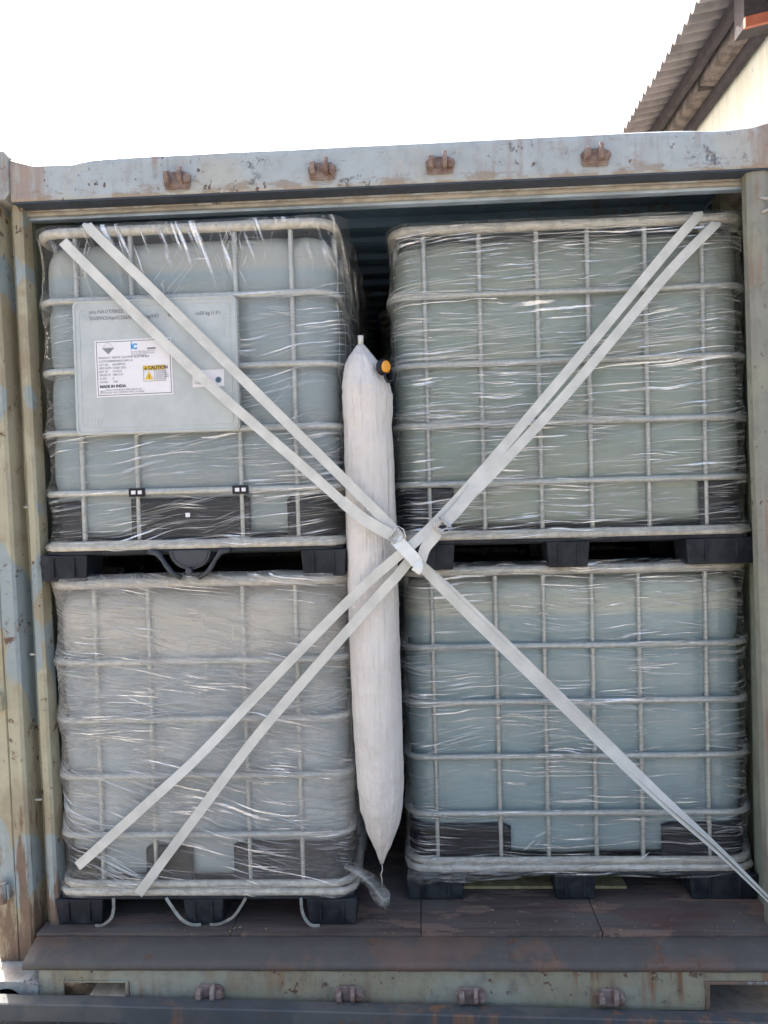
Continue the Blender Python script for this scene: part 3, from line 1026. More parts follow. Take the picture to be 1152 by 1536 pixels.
def sf_h(s, z, r):
    return r.gauss(.04, .07), r.uniform(.08, .5), r.uniform(.0005, .0014)
def sf_ul(s, z, r):
    if z > .93:
        return r.choice([PI / 2, 1.1, 1.9, 1.3]) + r.gauss(0, .15), r.uniform(.05, .2), r.uniform(.0005, .0014)
    if z > .45 and s > .2:
        return r.gauss(.3, .5), r.uniform(.05, .25), r.uniform(.0005, .0013)
    return r.gauss(.10, .12), r.uniform(.08, .4), r.uniform(.0004, .0012)
def sf_ll(s, z, r):
    if z > .95:
        return r.uniform(0, PI), r.uniform(.04, .14), r.uniform(.0003, .0007)
    if z > .6:
        return r.gauss(.08, .25), r.uniform(.05, .3), r.uniform(.0003, .0010)
    return r.gauss(-.33, .08), r.uniform(.1, .45), r.uniform(.0003, .0011)
def sf_lr(s, z, r):
    if z < .30:
        return r.uniform(-.7, .7), r.uniform(.03, .12), r.uniform(.0005, .0014)
    return r.gauss(-.03, .12), r.uniform(.06, .35), r.uniform(.0005, .0013)

wl_, dl_, wr_, dr_ = 1.025, 1.2, 1.212, 1.0
fl = [(0, .165), (.44, .575), (.855, 1.025)]
fl_up = [(0, .16), (.875, 1.025)]
fr = [(0, .205), (.515, .66), (.98, 1.212)]
def gL(w, parts):
    return parts
UL = make_tote((XA + .5125, -.03 + .6, 1.166), wl_, dl_, R_UP, V_UL,
               'upper left tote with a pale metal label plate and a caution sticker', M['bottle_blue'], M['film_ul'], 3,
               [(-.60, -.37, .135, .268), (.32, .60, .135, .268)], fl_up, strand_fn=sf_ul, nstr=260, hem=.3)
LL = make_tote((XB + .5125, -.02 + .6, .002), wl_, dl_, R_LO, V_LL,
               'lower left tote milky with film, white strap loops hanging at its pallet feet', M['bottle_clear'], M['film_ll'], 8,
               [(-.60, -.36, .145, .25), (-.20, -.04, .145, .262), (.10, .62, .145, .275)], fl, strand_fn=sf_ll, nstr=420, hem=.45)
UR = make_tote((XC + .606, .09 + .5, 1.166), wr_, dr_, R_UP, V_UR,
               'upper right tote, green grey, under dense horizontal film streaks and without a label plate', M['bottle_green'], M['film_ur'], 21,
               [(-.70, -.40, .135, .29), (.425, .70, .135, .29)], fr, strand_fn=sf_h, nstr=520, hem=.45)
LR = make_tote((XD + .606, .135 + .5, .002), wr_, dr_, R_LO, V_LR,
               'lower right tote, clear aqua, with loose crumpled film along its black pallet', M['bottle_aqua'], M['film_lr'], 34,
               [(-.72, -.235, .145, .262), (.285, .72, .145, .262)], fr, hem=.4, film_low=.092, strand_fn=sf_lr, nstr=260)

# the tote behind, whose edge shows in the gap
BK = empty('liquid_tote', (1.70, 1.72, 1.166), 'dim tote deep in the gap behind the upper right tote', 'liquid tote', 'caged liquid totes stacked in the container')
for ch in list(UR.children):
    c = ch.copy(); COL.objects.link(c); c.parent = BK
BK2 = empty('liquid_tote', (1.70, 1.72, .002), 'dim lower tote deep in the gap behind the lower right tote', 'liquid tote', 'caged liquid totes stacked in the container')
for ch in list(LR.children):
    c = ch.copy(); COL.objects.link(c); c.parent = BK2

# --- extras of the upper left tote: plate, stickers, valve ------------------
def loc_ul(x, z):      # world x,z on its front -> local
    return x - .52, z - 1.166
FY = -.6               # local front plane
px0, pz0 = loc_ul(.153, 1.650); px1, pz1 = loc_ul(.698, 2.090)
pm = MB()
def rpoly(x0, x1, z0, z1, r, n=5):
    pts = []
    for cx, cz, a0 in ((x1 - r, z0 + r, -PI / 2), (x1 - r, z1 - r, 0), (x0 + r, z1 - r, PI / 2), (x0 + r, z0 + r, PI)):
        for k in range(n + 1):
            a = a0 + PI / 2 * k / n
            pts.append((cx + r * math.cos(a), cz + r * math.sin(a)))
    return pts
pm.prism(rpoly(px0, px1, pz0, pz1, .018), -.004, .002)
PLY = FY - .006
for ins, r_ in ((.006, .0035), (.022, .0018)):
    loop = [(p[0], -.004, p[1]) for p in rpoly(px0 + ins, px1 - ins, pz0 + ins, pz1 - ins, .018)]
    pm.tube(loop, r_, 6, closed=True)
def ring_pts(cx, cz, r, n=24, yy=-.004):
    return [(cx + r * math.cos(2 * PI * k / n), yy, cz + r * math.sin(2 * PI * k / n)) for k in range(n)]
cx_, cz_ = loc_ul(.190, 2.045)
pm.tube(ring_pts(cx_, cz_, .017), .0012, 5, closed=True)
for dx in (-.006, .004):
    pm.tube([(cx_ + dx, -.004, cz_ - .009), (cx_ + dx, -.004, cz_ + .009)], .0012, 5)
bx, bz = loc_ul(.215, 1.690)
for dx in (-.03, -.024, -.01, 0.0, .012, .022):
    pm.tube([(bx + dx, -.004, bz - .012), (bx + dx + .003, -.004, bz + .012)], .0012, 5)
rx, rz = loc_ul(.655, 1.99)
pm.tube([(rx, -.004, rz - .035), (rx, -.004, rz + .04), (rx + .018, -.004, rz + .04), (rx + .018, -.004, rz - .035)], .001, 5, closed=True)
plate = pm.build('label_plate', M['plate'], UL, loc=(0, PLY, 0))
def on_plate(mb, name, mat, dy):
    return mb.build(name, mat, plate, loc=(0, dy, 0))
# stamped printing along the top of the plate
for (wx, wz, body, size) in ((.210, 2.047, 'x/u HA1/Y/0622', .017), (.210, 2.026, 'D/ZP/ICI/Apt/C226/0492', .016), (.375, 2.027, '5.2 kg/HD', .016),
                             (.47, 2.028, '98 l Pa', .016), (.560, 2.030, '1x55 kg /1.9 l', .0155)):
    tx = MB(); x_, z_ = loc_ul(wx, wz)
    text_mesh(tx, body, size, x_, z_, bold=.0004)
    on_plate(tx, 'stamped_text', M['ink_grey'], -.0048)
# main sticker, slightly tilted
sx0, sz0 = loc_ul(.226, 1.772); SWD, SHT = .256, .186
def stick(mb):   # rotate a sticker's local drawing by its tilt and move it into place
    a = .012
    mb.v = [(sx0 + x * math.cos(a) - z * math.sin(a) - .0055 * 0, y, sz0 + x * math.sin(a) + z * math.cos(a)) for x, y, z in mb.v]
    return mb
def rect(mb, x0, x1, z0, z1):
    b = len(mb.v); mb.v += [(x0, 0, z0), (x1, 0, z0), (x1, 0, z1), (x0, 0, z1)]; mb.f.append((b, b + 1, b + 2, b + 3)); return mb
st_ = MB(); st_.v = []; st_.prism([(0, 0), (SWD, 0), (SWD, SHT), (0, SHT)], 0, .0006)
on_plate(stick(st_), 'sticker', M['paper'], -.0056)
bd = MB()
e, t_ = .005, .0018
rect(bd, e, SWD - e, e, e + t_); rect(bd, e, SWD - e, SHT - e - t_, SHT - e); rect(bd, e, e + t_, e, SHT - e); rect(bd, SWD - e - t_, SWD - e, e, SHT - e)
for k, (a_, b__) in enumerate((('PRODUCT', 'METHYL SULFONIC ACID 70% BLK'), ('CUSTOMER', 'PROMAXCHEM S.A'), ('LOT NO.', 'GAL/ERM/22'), ('MFG DATE', '12/2021 (DD)'),
                              ('EXP. DT', '12/12/2.0'), ('GROSS W', '1000 X 57'), ('CLASS', '8'), ('UN NO', '1760'))):
    zz = .125 - k * .0112
    text_mesh(bd, a_, .0095, .012, zz, squeeze=.9); text_mesh(bd, b__, .0095, .056, zz, squeeze=.86)
text_mesh(bd, 'MADE IN INDIA', .0125, .012, .0305, bold=.0006)
text_mesh(bd, 'ETHYL SYNTHETICS ORGANICS LTD', .0078, .030, .0195, squeeze=.95)
text_mesh(bd, 'AN ISO 9001 COMPANY MFG. IN INDIA', .0078, .030, .0115, squeeze=.95)
on_plate(stick(bd), 'printed_text', M['ink'], -.0062)
gd = MB()
cx, cz, h_ = .045, .160, .0205
b = len(gd.v); gd.v += [(cx - h_, 0, cz), (cx, 0, cz - h_), (cx + h_, 0, cz)]; gd.f.append((b, b + 1, b + 2))
on_plate(stick(gd), 'hazard_diamond', M['ink_grey'], -.0062)
gd = MB(); rect(gd, .175, .203, .150, .156)
on_plate(stick(gd), 'name_box', M['ink_grey'], -.0062)
gd = MB()
text_mesh(gd, '(h)', .014, .012, .013, bold=.0003)
on_plate(stick(gd), 'round_print', M['ink_grey'], -.0062)
gd = MB()
for q in range(3):
    text_mesh(gd, ('AN ISO CERTIFIED UNIT PLOT', 'GIDC ESTATE PHASE II INDIA', 'TEL 022 2285 4420')[q], .0062, .120, .1425 - q * .006)
on_plate(stick(gd), 'address_print', M['ink_grey'], -.0062)
lt = MB()
b = len(lt.v); o1 = [(cx - h_ + .001, cz + .001), (cx + h_ - .001, cz + .001), (cx, cz + h_)]
for (xa, za), (xb, zb_) in ((o1[0], o1[2]), (o1[1], o1[2])):
    lt.v += [(xa, 0, za), (xb, 0, zb_), (xb, 0, zb_ - .0016), (xa, 0, za - .0016)]; lt.f.append((b, b + 1, b + 2, b + 3)); b += 4
text_mesh(lt, 'CORROSIVE', .0055, cx - .017, cz - .002)
on_plate(stick(lt), 'pale_print', M['ink_light'], -.0066)
bl = MB()
rect(bl, .121, .126, .152, .172); rect(bl, .1215, .1255, .174, .178)
text_mesh(bl, 'C', .024, .1255, .1535, bold=.0012)
on_plate(stick(bl), 'blue_mark', M['ink_blue'], -.0064)
ye = MB()
rect(ye, .160, .232, .083, .097)
b = len(ye.v); ye.v += [(.163, 0, .051), (.192, 0, .051), (.1775, 0, .079)]; ye.f.append((b, b + 1, b + 2))
on_plate(stick(ye), 'caution_panel', M['yellow'], -.0064)
ca = MB()
text_mesh(ca, 'CAUTION', .0145, .175, .0848, bold=.0006)
text_mesh(ca, '!', .016, .1755, .0545, bold=.0008)
b = len(ca.v); ca.v += [(.163, 0, .0848), (.172, 0, .0848), (.1675, 0, .0945)]; ca.f.append((b, b + 1, b + 2))
for (x0, x1, z0, z1) in ((.159, .233, .0455, .0465), (.159, .160, .0465, .0975), (.232, .233, .0465, .0975), (.1955, .1965, .0465, .083), (.160, .232, .082, .083)):
    rect(ca, x0, x1, z0, z1)
for q, s_ in enumerate(('CORROSIVE', 'WEAR SAFETY', 'GOGGLES AND', 'GLOVES WHEN', 'HANDLING')):
    text_mesh(ca, s_, .0062, .199, .075 - q * .0062)
on_plate(stick(ca), 'caution_text', M['ink'], -.0068)
# second small sticker under the straps
ax, az = loc_ul(.546, 1.795)
s2 = MB().prism([(ax, az), (ax + .105, az + .001), (ax + .105, az + .056), (ax, az + .055)], 0, .0006)
on_plate(s2, 'sticker', M['paper'], -.0056)
s3 = MB(); text_mesh(s3, 'GAL', .012, ax + .006, az + .010); text_mesh(s3, 'CHECK', .010, ax + .006, az + .040)
on_plate(s3, 'printed_text', M['ink_grey'], -.0062)
s4 = MB(); s4.lathe([(.010, 0), (.010, .0004)], ax + .086, 0, az + .022, 'y', 20)
on_plate(s4, 'eye_mark', M['ink_slate'], -.0066)
s5 = MB(); s5.lathe([(.004, 0), (.004, .0004)], ax + .086, 0, az + .022, 'y', 16)
on_plate(s5, 'printed_text', M['ink'], -.0072)

# valve recess, dust cap and V shaped bracket
vx, _ = loc_ul(.516, 0)
vg = MB(); rows = []
for j in range(9):
    z = .135 + .135 * j / 8
    rows.append([(vx - .20 + .40 * k / 24, FY + .024, z) for k in range(25)])
vg.grid(rows)
vgo = vg.build('valve_guard', M['black'], UL, smooth=True, solid=.006)
for xx in (.345, .691):
    cl = MB().box(xx - .52 - .027, xx - .52 + .027, FY - .0045, FY + .006, .277, .305)
    c0 = cl.build('clip', M['black'], UL, bevel=.002)
    MB().box(xx - .52 - .017, xx - .52 - .003, FY - .0072, FY - .0047, .285, .297).box(xx - .52 + .005, xx - .52 + .018, FY - .0072, FY - .0047, .285, .297).build('clip_mark', M['paper'], c0)
MB().box(vx - .012, vx + .002, FY + .0035, FY + .0060, .205, .219).build('tag_square', M['paper'], UL)
dc = MB()
half = [(vx + .070 * math.cos(PI + PI * k / 24), .096 + .064 * math.sin(PI + PI * k / 24)) for k in range(25)]
dc.prism(half, FY - .0035, FY + .05)
rim = [(vx + .060 * math.cos(PI + PI * k / 24), FY - .0045, .094 + .052 * math.sin(PI + PI * k / 24)) for k in range(25)]
dc.tube(rim, .0035, 6)
dc.build('dust_cap', M['grey_plastic'], UL, bevel=.002)
MB().lathe([(.011, 0), (.011, -.02), (.008, -.022)], vx, FY - .004, .028, 'y', 16).build('drain_nub', M['grey_plastic'], UL)
for s in (-1, 1):
    a = MB()
    a.tube([(vx + s * .135, FY - .006, .094), (vx + s * .105, FY - .010, .088), (vx + s * .088, FY - .010, .066), (vx + s * .076, FY - .010, .046), (vx + s * .058, FY - .008, .022), (vx + s * .030, FY - .004, .006)],
           [.013, .016, .011, .013, .012, .015], 8, flat=.6)
    a.build('valve_bracket', M['grey_plastic'], UL, smooth=True)

# strap loops and film tail of the lower left tote
def ribbon(points, width, normals=None, thick=.0016, samples=10, name='band', mat=None, parent=None, widths=None, soft=True):
    pts = [Vector(p) for p in points]
    n = len(pts)
    wv = widths or [width] * n
    nr = [Vector(q).normalized() for q in (normals or [(0, -1, 0)] * n)]
    out, ow, on = [], [], []
    for i in range(n - 1):
        p0, p1, p2, p3 = pts[max(i - 1, 0)], pts[i], pts[i + 1], pts[min(i + 2, n - 1)]
        for k in range(samples):
            t = k / samples
            if soft:
                q = .5 * ((2 * p1) + (p2 - p0) * t + (2 * p0 - 5 * p1 + 4 * p2 - p3) * t * t + (3 * p1 - p0 - 3 * p2 + p3) * t ** 3)
            else:
                q = p1.lerp(p2, t)
            out.append(q); ow.append(wv[i] * (1 - t) + wv[i + 1] * t); on.append(nr[i].lerp(nr[i + 1], t).normalized())
    out.append(pts[-1]); ow.append(wv[-1]); on.append(nr[-1])
    m = MB(); m.uv = []
    rows = []
    L = 0
    for i, p in enumerate(out):
        tg = (out[min(i + 1, len(out) - 1)] - out[max(i - 1, 0)]).normalized()
        nn = (on[i] - tg * on[i].dot(tg)).normalized()
        sd = tg.cross(nn)
        if i: L += (p - out[i - 1]).length
        hw, ht = ow[i] / 2, thick / 2
        edge = .0004 * nz(L * 60, width * 99)
        rows.append([p - sd * (hw + edge) - nn * ht, p + sd * (hw + edge) - nn * ht, p + sd * (hw + edge) + nn * ht, p - sd * (hw + edge) + nn * ht])
        m.uv += [(0, L), (1, L), (1, L), (0, L)]
    uv = m.uv
    m.grid(rows, closed=True)
    e0 = len(m.v) - 4
    m.f.append((0, 1, 2, 3)); m.f.append((e0 + 3, e0 + 2, e0 + 1, e0))
    m.uv = uv
    return m.build(name, mat or M['strap'], parent, smooth=False)

def LLp(x, y, z): return (x - .524, y - .58, z - .002)
M['loop'] = mat_simple('grimy_webbing', (.30, .31, .28), .7, 0, .4, 30, .0006)
for pts in ([LLp(.216, -.022, .098), LLp(.215, -.024, .06), LLp(.206, -.026, .03), LLp(.178, -.026, .008), LLp(.150, -.022, .004)],
            [LLp(.395, -.022, .098), LLp(.415, -.026, .070), LLp(.445, -.027, .030), LLp(.478, -.026, .010), LLp(.51, -.02, .006)],
            [LLp(.665, -.022, .098), LLp(.648, -.026, .070), LLp(.620, -.027, .035), LLp(.575, -.026, .012), LLp(.54, -.02, .006)],
            [LLp(.850, -.022, .098), LLp(.852, -.024, .06), LLp(.862, -.026, .03), LLp(.882, -.026, .008), LLp(.91, -.022, .004)]):
    ribbon(pts, .010, [(.6, -1, 0)] * 5, name='strap_loop', parent=LL, mat=M['loop'])
tl = MB()
pts = [LLp(1.00, -.02, .205), LLp(1.045, -.03, .190), LLp(1.09, -.028, .150), LLp(1.12, -.015, .095), LLp(1.13, .0, .06)]
tl.tube(pts, [.010, .020, .030, .036, .022], 14, flat=.8)
for q in range(5):
    tl.tube([(p[0] + .012 * nz(q * 3.3, i * 1.0), p[1] - .014 + .01 * nz(q * 5.1, i), p[2] + .014 * nz(q * 7.7, i + 3)) for i, p in enumerate(pts)], .003, 6)
tl.build('film_tail', M['crumple'], LL, smooth=True)
# loose crumpled film edge of the lower right tote
lf = MB(); rows = []
for j in range(12):
    row = []
    for i in range(120):
        x = -.60 + .66 * i / 119
        dep = .075 * (1 - (i / 119)) ** .7 + .010
        z = .140 - dep * j / 11 + .007 * nz(x * 12, j * .5)
        y = -.512 - .012 * nz(x * 16, j * .7, 4) - .006 * math.sin(j / 11 * PI) + (.012 if i < 4 else 0) * (4 - i) / 4
        row.append((x, y, z))
    rows.append(row)
lf.grid(rows)
lf.build('film_skirt', M['crumple'], LR, smooth=True)
# plywood under the lower right tote
pw = MB().prism([(0, 0), (.62, 0), (.62, .5), (0, .5)], 0, .010, 'z')
tag(pw.build('plywood_sheet', M['ply'], loc=(1.36, .215, .001), bevel=.001), 'thin yellowish plywood strip on the floor between the lower right pallet feet', 'plywood')

# ------------------------------------------------------------------ dunnage bag
bag = empty('dunnage_bag', (1.115, .03, .15), 'white woven inflated dunnage bag squeezed upright between the left and right totes', 'dunnage bag')
tab = [(1.925, .014, 1.095), (1.905, .028, 1.096), (1.885, .044, 1.097), (1.86, .058, 1.100), (1.83, .068, 1.103), (1.79, .080, 1.109), (1.765, .084, 1.112), (1.70, .0825, 1.112), (1.655, .0785, 1.111),
       (1.60, .081, 1.112), (1.50, .082, 1.113), (1.30, .085, 1.114), (1.10, .085, 1.114), (.86, .084, 1.115), (.65, .082, 1.118), (.46, .078, 1.121), (.38, .070, 1.123),
       (.32, .055, 1.124), (.26, .034, 1.122), (.22, .016, 1.120), (.19, .006, 1.119)]
def lookup(z):
    for i in range(len(tab) - 1):
        if tab[i][0] >= z >= tab[i + 1][0]:
            t = (tab[i][0] - z) / (tab[i][0] - tab[i + 1][0]); t2 = t * t * (3 - 2 * t) * .35 + t * .65
            return tuple(tab[i][k] * (1 - t2) + tab[i + 1][k] * t2 for k in (1, 2))
    return tab[-1][1:]
bb = MB(); rows = []
nzr = 230; na = 72
for j in range(nzr + 1):
    z = 1.925 + (.19 - 1.925) * j / nzr
    hw, cx = lookup(z)
    row = []
    low = max(0, (.55 - z) / .35)
    topf = max(0, (z - 1.70) / .2)
    for k in range(na):
        a = 2 * PI * k / na
        ca_, sa = math.cos(a), math.sin(a)
        ex = abs(ca_) ** .92 * math.copysign(1, ca_)
        crease = .0022 * nz(a * 3.0, z * 1.4, 1) + .0012 * nz(a * 11, z * 3.5, 5) + (.0085 * low + .0045 * topf) * nz(a * 5, z * 3.0, 9)
        crease += .0018 * nz(a * 2, z * 22, 3) * (1 + low * 2.2)
        if abs(z - 1.770) < .006: crease -= .0022
        if abs(z - 1.655) < .02: crease -= .002 * nz(a * 4, 2)
        seam = .0012 if abs(((a - 1.5 * PI + PI) % (2 * PI)) - PI) < .05 and z > 1.77 else 0
        dd = min(.11, hw * 1.05 + .010)
        row.append((cx - 1.115 + ex * (hw + crease * min(1, hw / .05)), sa * (dd + crease + seam), z - .15))
    rows.append(row)
bb.grid(rows, closed=True)
b = len(bb.v)
bb.f.append(tuple(range(na))); bb.f.append(tuple(b - na + k for k in reversed(range(na))))
bb.build('bag_body', M['bag'], bag, smooth=True)
st = MB(); st.tube([(-.020, -.010, 1.770), (-.019, -.012, 1.792), (-.019, -.014, 1.806)], [.014, .013, .014], 10, flat=.7)
st.build('gathered_tip', M['bag'], bag, smooth=True)
sr = MB(); sr.tube([(.004, -.002, .045), (.006, -.012, .02), (.000, -.014, .004), (.004, -.012, -.012), (.003, -.012, -.04)], .0018, 6)
sr.build('tie_string', M['string'], bag, smooth=True)
sr2 = MB(); sr2.tube([(-.019, -.105, 1.60), (-.02, -.093, 1.64), (-.005, -.055, 1.73), (-.012, -.032, 1.77), (-.018, -.018, 1.79)], .0016, 6)
sr2.build('stitched_seam', M['string'], bag, smooth=True)
vo = MB()
VX, VZ = .046, 1.690
def vpt(dx, dy, dz):   # small frame turned towards the right edge of the bag
    a = .75
    return (VX + dx * math.cos(a) - dy * math.sin(a) * -1 * .0 + dy * math.sin(a), -.055 + dx * math.sin(a) - dy * math.cos(a), VZ + dz)
def vring(r, y, n=24, sx=1.0, sz=1.0, oz=0):
    return [vpt(r * sx * math.cos(2 * PI * k / n), y, r * sz * math.sin(2 * PI * k / n) + oz) for k in range(n)]
vo.grid([vring(.001, .006), vring(.024, .006), vring(.027, .010), vring(.026, .020), vring(.018, .024)], closed=True)
valve = vo.build('valve', M['black'], bag, smooth=True)
ov = MB(); ov.grid([vring(.0195, .0225, sx=.8, sz=1), vring(.0195, .032, sx=.8, sz=1), vring(.012, .034), vring(.0005, .034)], closed=True)
ov.build('valve_cap', M['orange'], valve, smooth=True)
lo = MB(); lo.tube([vpt(.018, .026, -.008), vpt(.028, .030, -.022), vpt(.020, .032, -.044), vpt(.002, .032, -.050), vpt(-.008, .030, -.036), vpt(-.004, .028, -.020)], .0042, 8)
lo.build('valve_tether', M['black'], valve, smooth=True)

# ------------------------------------------------------------------ lashing straps
def strap_thing(name, loc, label, group='white lashing straps crossing over the load'):
    return empty(name, loc, label, 'lashing strap', group)
O = Vector((1.2, -.1, 1.25))
def rel(p, o): return tuple(Vector(p) - o)
def strap(label, segs, o=O):
    T = strap_thing('lashing_strap', o, label)
    for (pts, wd, nrm, nm) in segs:
        ribbon([rel(p, o) for p in pts], wd[0] if isinstance(wd, list) else wd, nrm, name=nm, parent=T, widths=wd if isinstance(wd, list) else None)
    return T
F = (0, -1, 0)
W = .0315
s1 = strap('plain strap from the top left corner, upper band of the pair over the label plate',
      [([(.215, .10, 2.346), (.218, .0, 2.344), (.230, -.047, 2.316), (.46, -.066, 2.08), (.923, -.088, 1.600), (1.188, -.104, 1.322), (1.232, -.108, 1.253), (1.42, -.094, 1.045), (1.80, -.072, .655), (2.02, -.06, .430), (2.20, -.05, .260), (2.372, -.045, .085)],
        [W, W, W, W, W, W, W, W, .031, .029, .027, .024], [(0, 0, 1), (0, -.4, 1), F, F, F, F, F, F, (.15, -1, .15), (.5, -1, .5), (1, -.8, 1), (1, -.5, 1)], 'band')])
s2 = strap('buckled strap from the top left, lower band of its pair, buckle over the bag edge',
      [([(.128, .020, 2.300), (.136, -.010, 2.290), (.148, -.042, 2.272), (.172, -.058, 2.243), (.55, -.074, 1.855), (.921, -.092, 1.512), (1.060, -.100, 1.385), (1.172, -.116, 1.305)], W, [(0, 0, 1), (0, -.4, 1)] + [F] * 6, 'band'),
       ([(1.030, -.1035, 1.412), (1.10, -.1075, 1.352), (1.186, -.120, 1.300)], .037, [F] * 3, 'band_end'),
       ([(1.198, -.124, 1.296), (1.222, -.122, 1.268), (1.245, -.108, 1.235)], [.03, .034, W], [F] * 3, 'band'),
       ([(1.232, -.100, 1.236), (1.30, -.097, 1.180), (1.46, -.088, 1.024), (1.80, -.067, .672), (2.02, -.055, .447), (2.20, -.046, .276), (2.372, -.042, .095)],
        [W, W, W, .031, .029, .026, .022], [F, F, F, (.15, -1, .15), (.6, -1, .6), (1, -.5, 1), (1, -.3, 1)], 'band')])
s3 = strap('plain strap from the top right, ending higher at the lower left corner post',
      [([(2.222, .25, 2.346), (2.220, .115, 2.344), (2.214, .072, 2.318), (2.12, .052, 2.215), (1.82, .005, 1.872), (1.517, -.055, 1.535), (1.34, -.098, 1.350), (1.237, -.128, 1.258), (1.190, -.122, 1.222), (1.043, -.106, 1.093), (.75, -.084, .805), (.54, -.068, .594), (.36, -.058, .435), (.130, -.045, .236), (.112, -.034, .222), (.100, -.012, .212), (.092, .015, .206)],
        W, [(0, 0, 1), (0, -.4, 1)] + [F] * 9 + [(-.25, -1, .25), F, F, (-.5, -1, 0), (-1, -.3, 0), (-1, 0, 0)], 'band')])
s4 = strap('buckled strap from the top right, ending at the lower left bottom cage rail',
      [([(2.290, .150, 2.306), (2.278, .105, 2.296), (2.266, .074, 2.282), (2.10, .040, 2.120), (1.763, -.018, 1.742), (1.53, -.056, 1.505), (1.40, -.090, 1.382), (1.360, -.102, 1.338)], W, [(0, 0, 1), (0, -.4, 1)] + [F] * 6, 'band'),
       ([(1.452, -.076, 1.442), (1.40, -.0945, 1.380), (1.352, -.108, 1.332)], .037, [F] * 3, 'band_end'),
       ([(1.338, -.112, 1.318), (1.322, -.112, 1.292), (1.292, -.118, 1.258), (1.276, -.126, 1.215), (1.262, -.132, 1.195)], [.030, .034, .036, .034, .030], [F, F, (.3, -1, -.1), (.5, -1, 0), (.6, -1, 0)], 'band'),
       ([(1.252, -.110, 1.232), (1.190, -.112, 1.160), (1.131, -.106, 1.099), (.763, -.082, .694), (.53, -.068, .404), (.328, -.044, .146), (.312, -.036, .126), (.304, -.018, .108), (.298, .012, .100)], W, [F] * 6 + [(0, -1, -.2), (0, -.8, -.8), (0, -.2, -1)], 'band')])

def buckle(c, ang, parent):
    """bent wire buckle: two rounded frames joined at the long side"""
    m = MB()
    ux, uz = math.cos(ang), math.sin(ang)          # along the strap
    vx_, vz_ = -uz, ux
    def P(a, b, y): return (c[0] + ux * a + vx_ * b, c[1] + y, c[2] + uz * a + vz_ * b)
    m.tube([P(-.016, -.024, -.002), P(-.016, .024, -.002), P(.004, .027, -.008), P(.024, .014, -.004), P(.026, -.012, -.003), P(.006, -.026, -.007)], .0024, 8, closed=True)
    m.tube([P(-.014, .023, -.006), P(.000, .012, -.016), P(.016, .010, -.013), P(.022, -.004, -.010), P(.012, -.016, -.012), P(-.004, -.014, -.016), P(-.014, -.023, -.006)], .002, 8)
    o_ = m.build('buckle', M['steel'], parent, smooth=True)
    return o_
buckle((1.204 - O.x, -.126 - O.y, 1.300 - O.z), math.radians(-40), s2)
buckle((1.346 - O.x, -.112 - O.y, 1.326 - O.z), math.radians(225), s4)
# the short white band that ties the crossing together
tie = empty('tie_band', (1.235, -.128, 1.245), 'short bright white band knotting the straps together at their crossing', 'tie band')
def tr_(p): return (p[0] - 1.235, p[1] + .128, p[2] - 1.245)
ribbon([tr_(p) for p in ((1.196, -.108, 1.288), (1.208, -.134, 1.278), (1.238, -.140, 1.246), (1.264, -.138, 1.214), (1.270, -.112, 1.200))], .040, [(-.3, -1, .3), F, F, F, (.4, -1, -.3)], name='band', parent=tie, mat=M['tie'])
ribbon([tr_(p) for p in ((1.262, -.136, 1.222), (1.268, -.142, 1.200), (1.258, -.138, 1.184))], .030, [F] * 3, name='band_tail', parent=tie, mat=M['tie'])

# ------------------------------------------------------------------ building beyond, to the right
bd_x, bd_z = 1.277, 1.4226
EX, EZ = 3.80, 5.635            # eave edge
SL = .16
hs = empty('warehouse', (4.45, 8.0, GZ), 'cream walled building with corrugated roof overhang rising behind the right container corner', 'building')
def hpart(mb, name, mat, parent=None, **kw):
    mb.v = [(x - 4.45, y - 8.0, z - GZ) for x, y, z in mb.v]
    return mb.build(name, mat, parent or hs, **kw)
Y0, Y1 = 1.2, 14.0
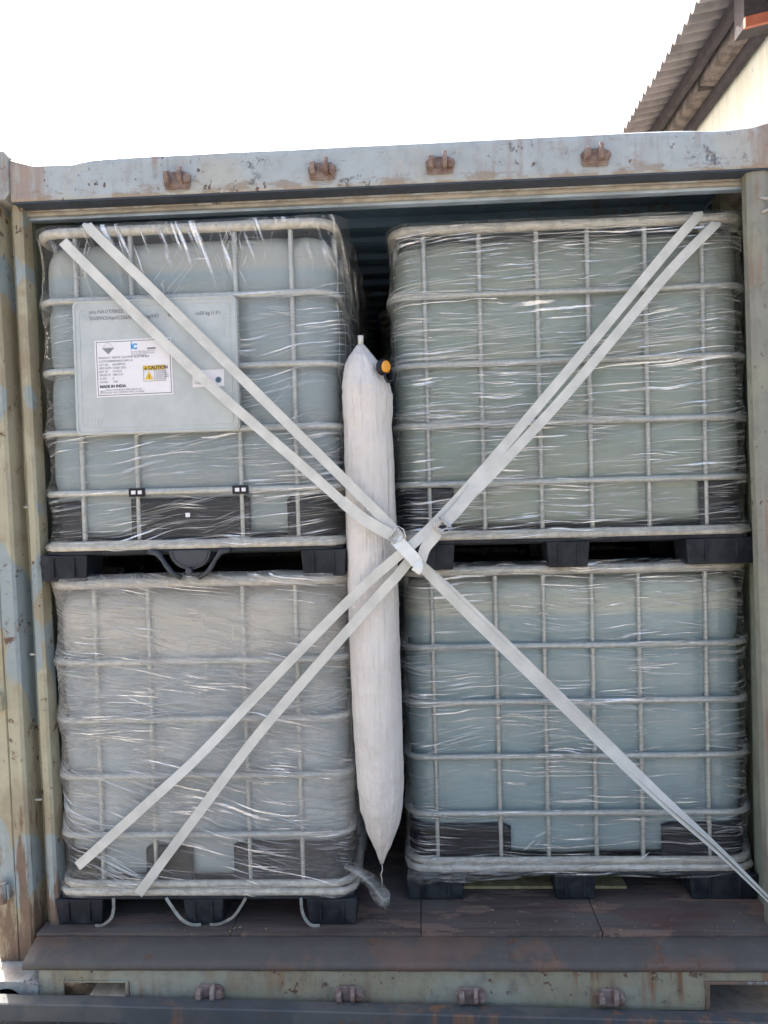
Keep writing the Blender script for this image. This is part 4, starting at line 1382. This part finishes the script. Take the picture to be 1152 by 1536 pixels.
# roof sheets, each 0.9 m wide with a side lap
yy = Y0; k = 0
pitch = .150
while yy < Y1:
    n_ = 6
    sh = MB(); rows = []
    for i in range(9):
        u = i / 8
        row = []
        for q in range(n_ * 10 + 4):
            y = yy + q * pitch / 10
            row.append((EX + .045 * nz(k * 3.1) + u * 3.0, y, EZ + SL * 3.0 * u + .026 * math.cos(2 * PI * (y / pitch)) + .007 * (k % 2) + .012 * nz(k * 2.2, 4) + .006 * nz(y * .9, u * 3)))
        rows.append(row)
    sh.grid(rows)
    hpart(sh, 'roof_sheet', M['asbestos'], solid=.008, smooth=True)
    yy += n_ * pitch; k += 1
def zr(x): return EZ + SL * (x - EX)
# purlins / barge timbers under the overhang, running along the wall
t1 = MB(); rows = []
for (dx, dz) in ((0, -.045), (0, -.16), (.05, -.17), (.05, -.04)):
    rows.append([(4.10 + dx + .012 * nz(i * .6, 2), Y0 + i * .2, zr(4.10 + dx) + dz + .012 * nz(i * .8, dx * 9)) for i in range(62)])
t1.grid(rows); hpart(t1, 'eaves_board', M['dark_wood'], solid=.01)
for i in range(9):
    b_ = MB()
    ya = Y0 + i * 1.4
    w0 = .0 + .02 * random.random()
    b_.prism([(4.19 + w0, zr(4.19) - .07), (4.19 + w0, zr(4.19) - .24 - .03 * random.random()), (4.34, zr(4.3) - .27), (4.34, zr(4.34) - .06)], ya + .01, ya + 1.37 - .1 * random.random())
    hpart(b_, 'fascia_board', M['old_wood'])
hpart(MB().box(4.345, 4.40, Y0, Y1, zr(4.35) - .38, zr(4.35) - .05), 'eaves_shade_board', M['dark_wood'])  # dark board stands in for the shadow band between fascia and wall
wl2 = MB().box(4.43, 4.65, Y0, Y1, GZ, zr(4.43) - .06)
hpart(wl2, 'wall', M['plaster'])
hpart(MB().box(4.65, 6.6, Y1 - .2, Y1, GZ, zr(4.7) - .1), 'wall', M['plaster'])
# canopy box with its red board, nearer than the wall
def tilt(mb, cx=4.0, cz=5.1, k=.20):
    mb.v = [(x, y, z + (x - cx) * k) for x, y, z in mb.v]; return mb
hpart(tilt(MB().box(4.01, 4.90, 3.86, 3.90, 5.14, 5.225)), 'red_board', M['red_paint'], bevel=.004)
hpart(tilt(MB().box(4.02, 4.90, 3.905, 4.10, 5.16, 5.66)), 'canopy_box', M['dark_wood'], bevel=.004)
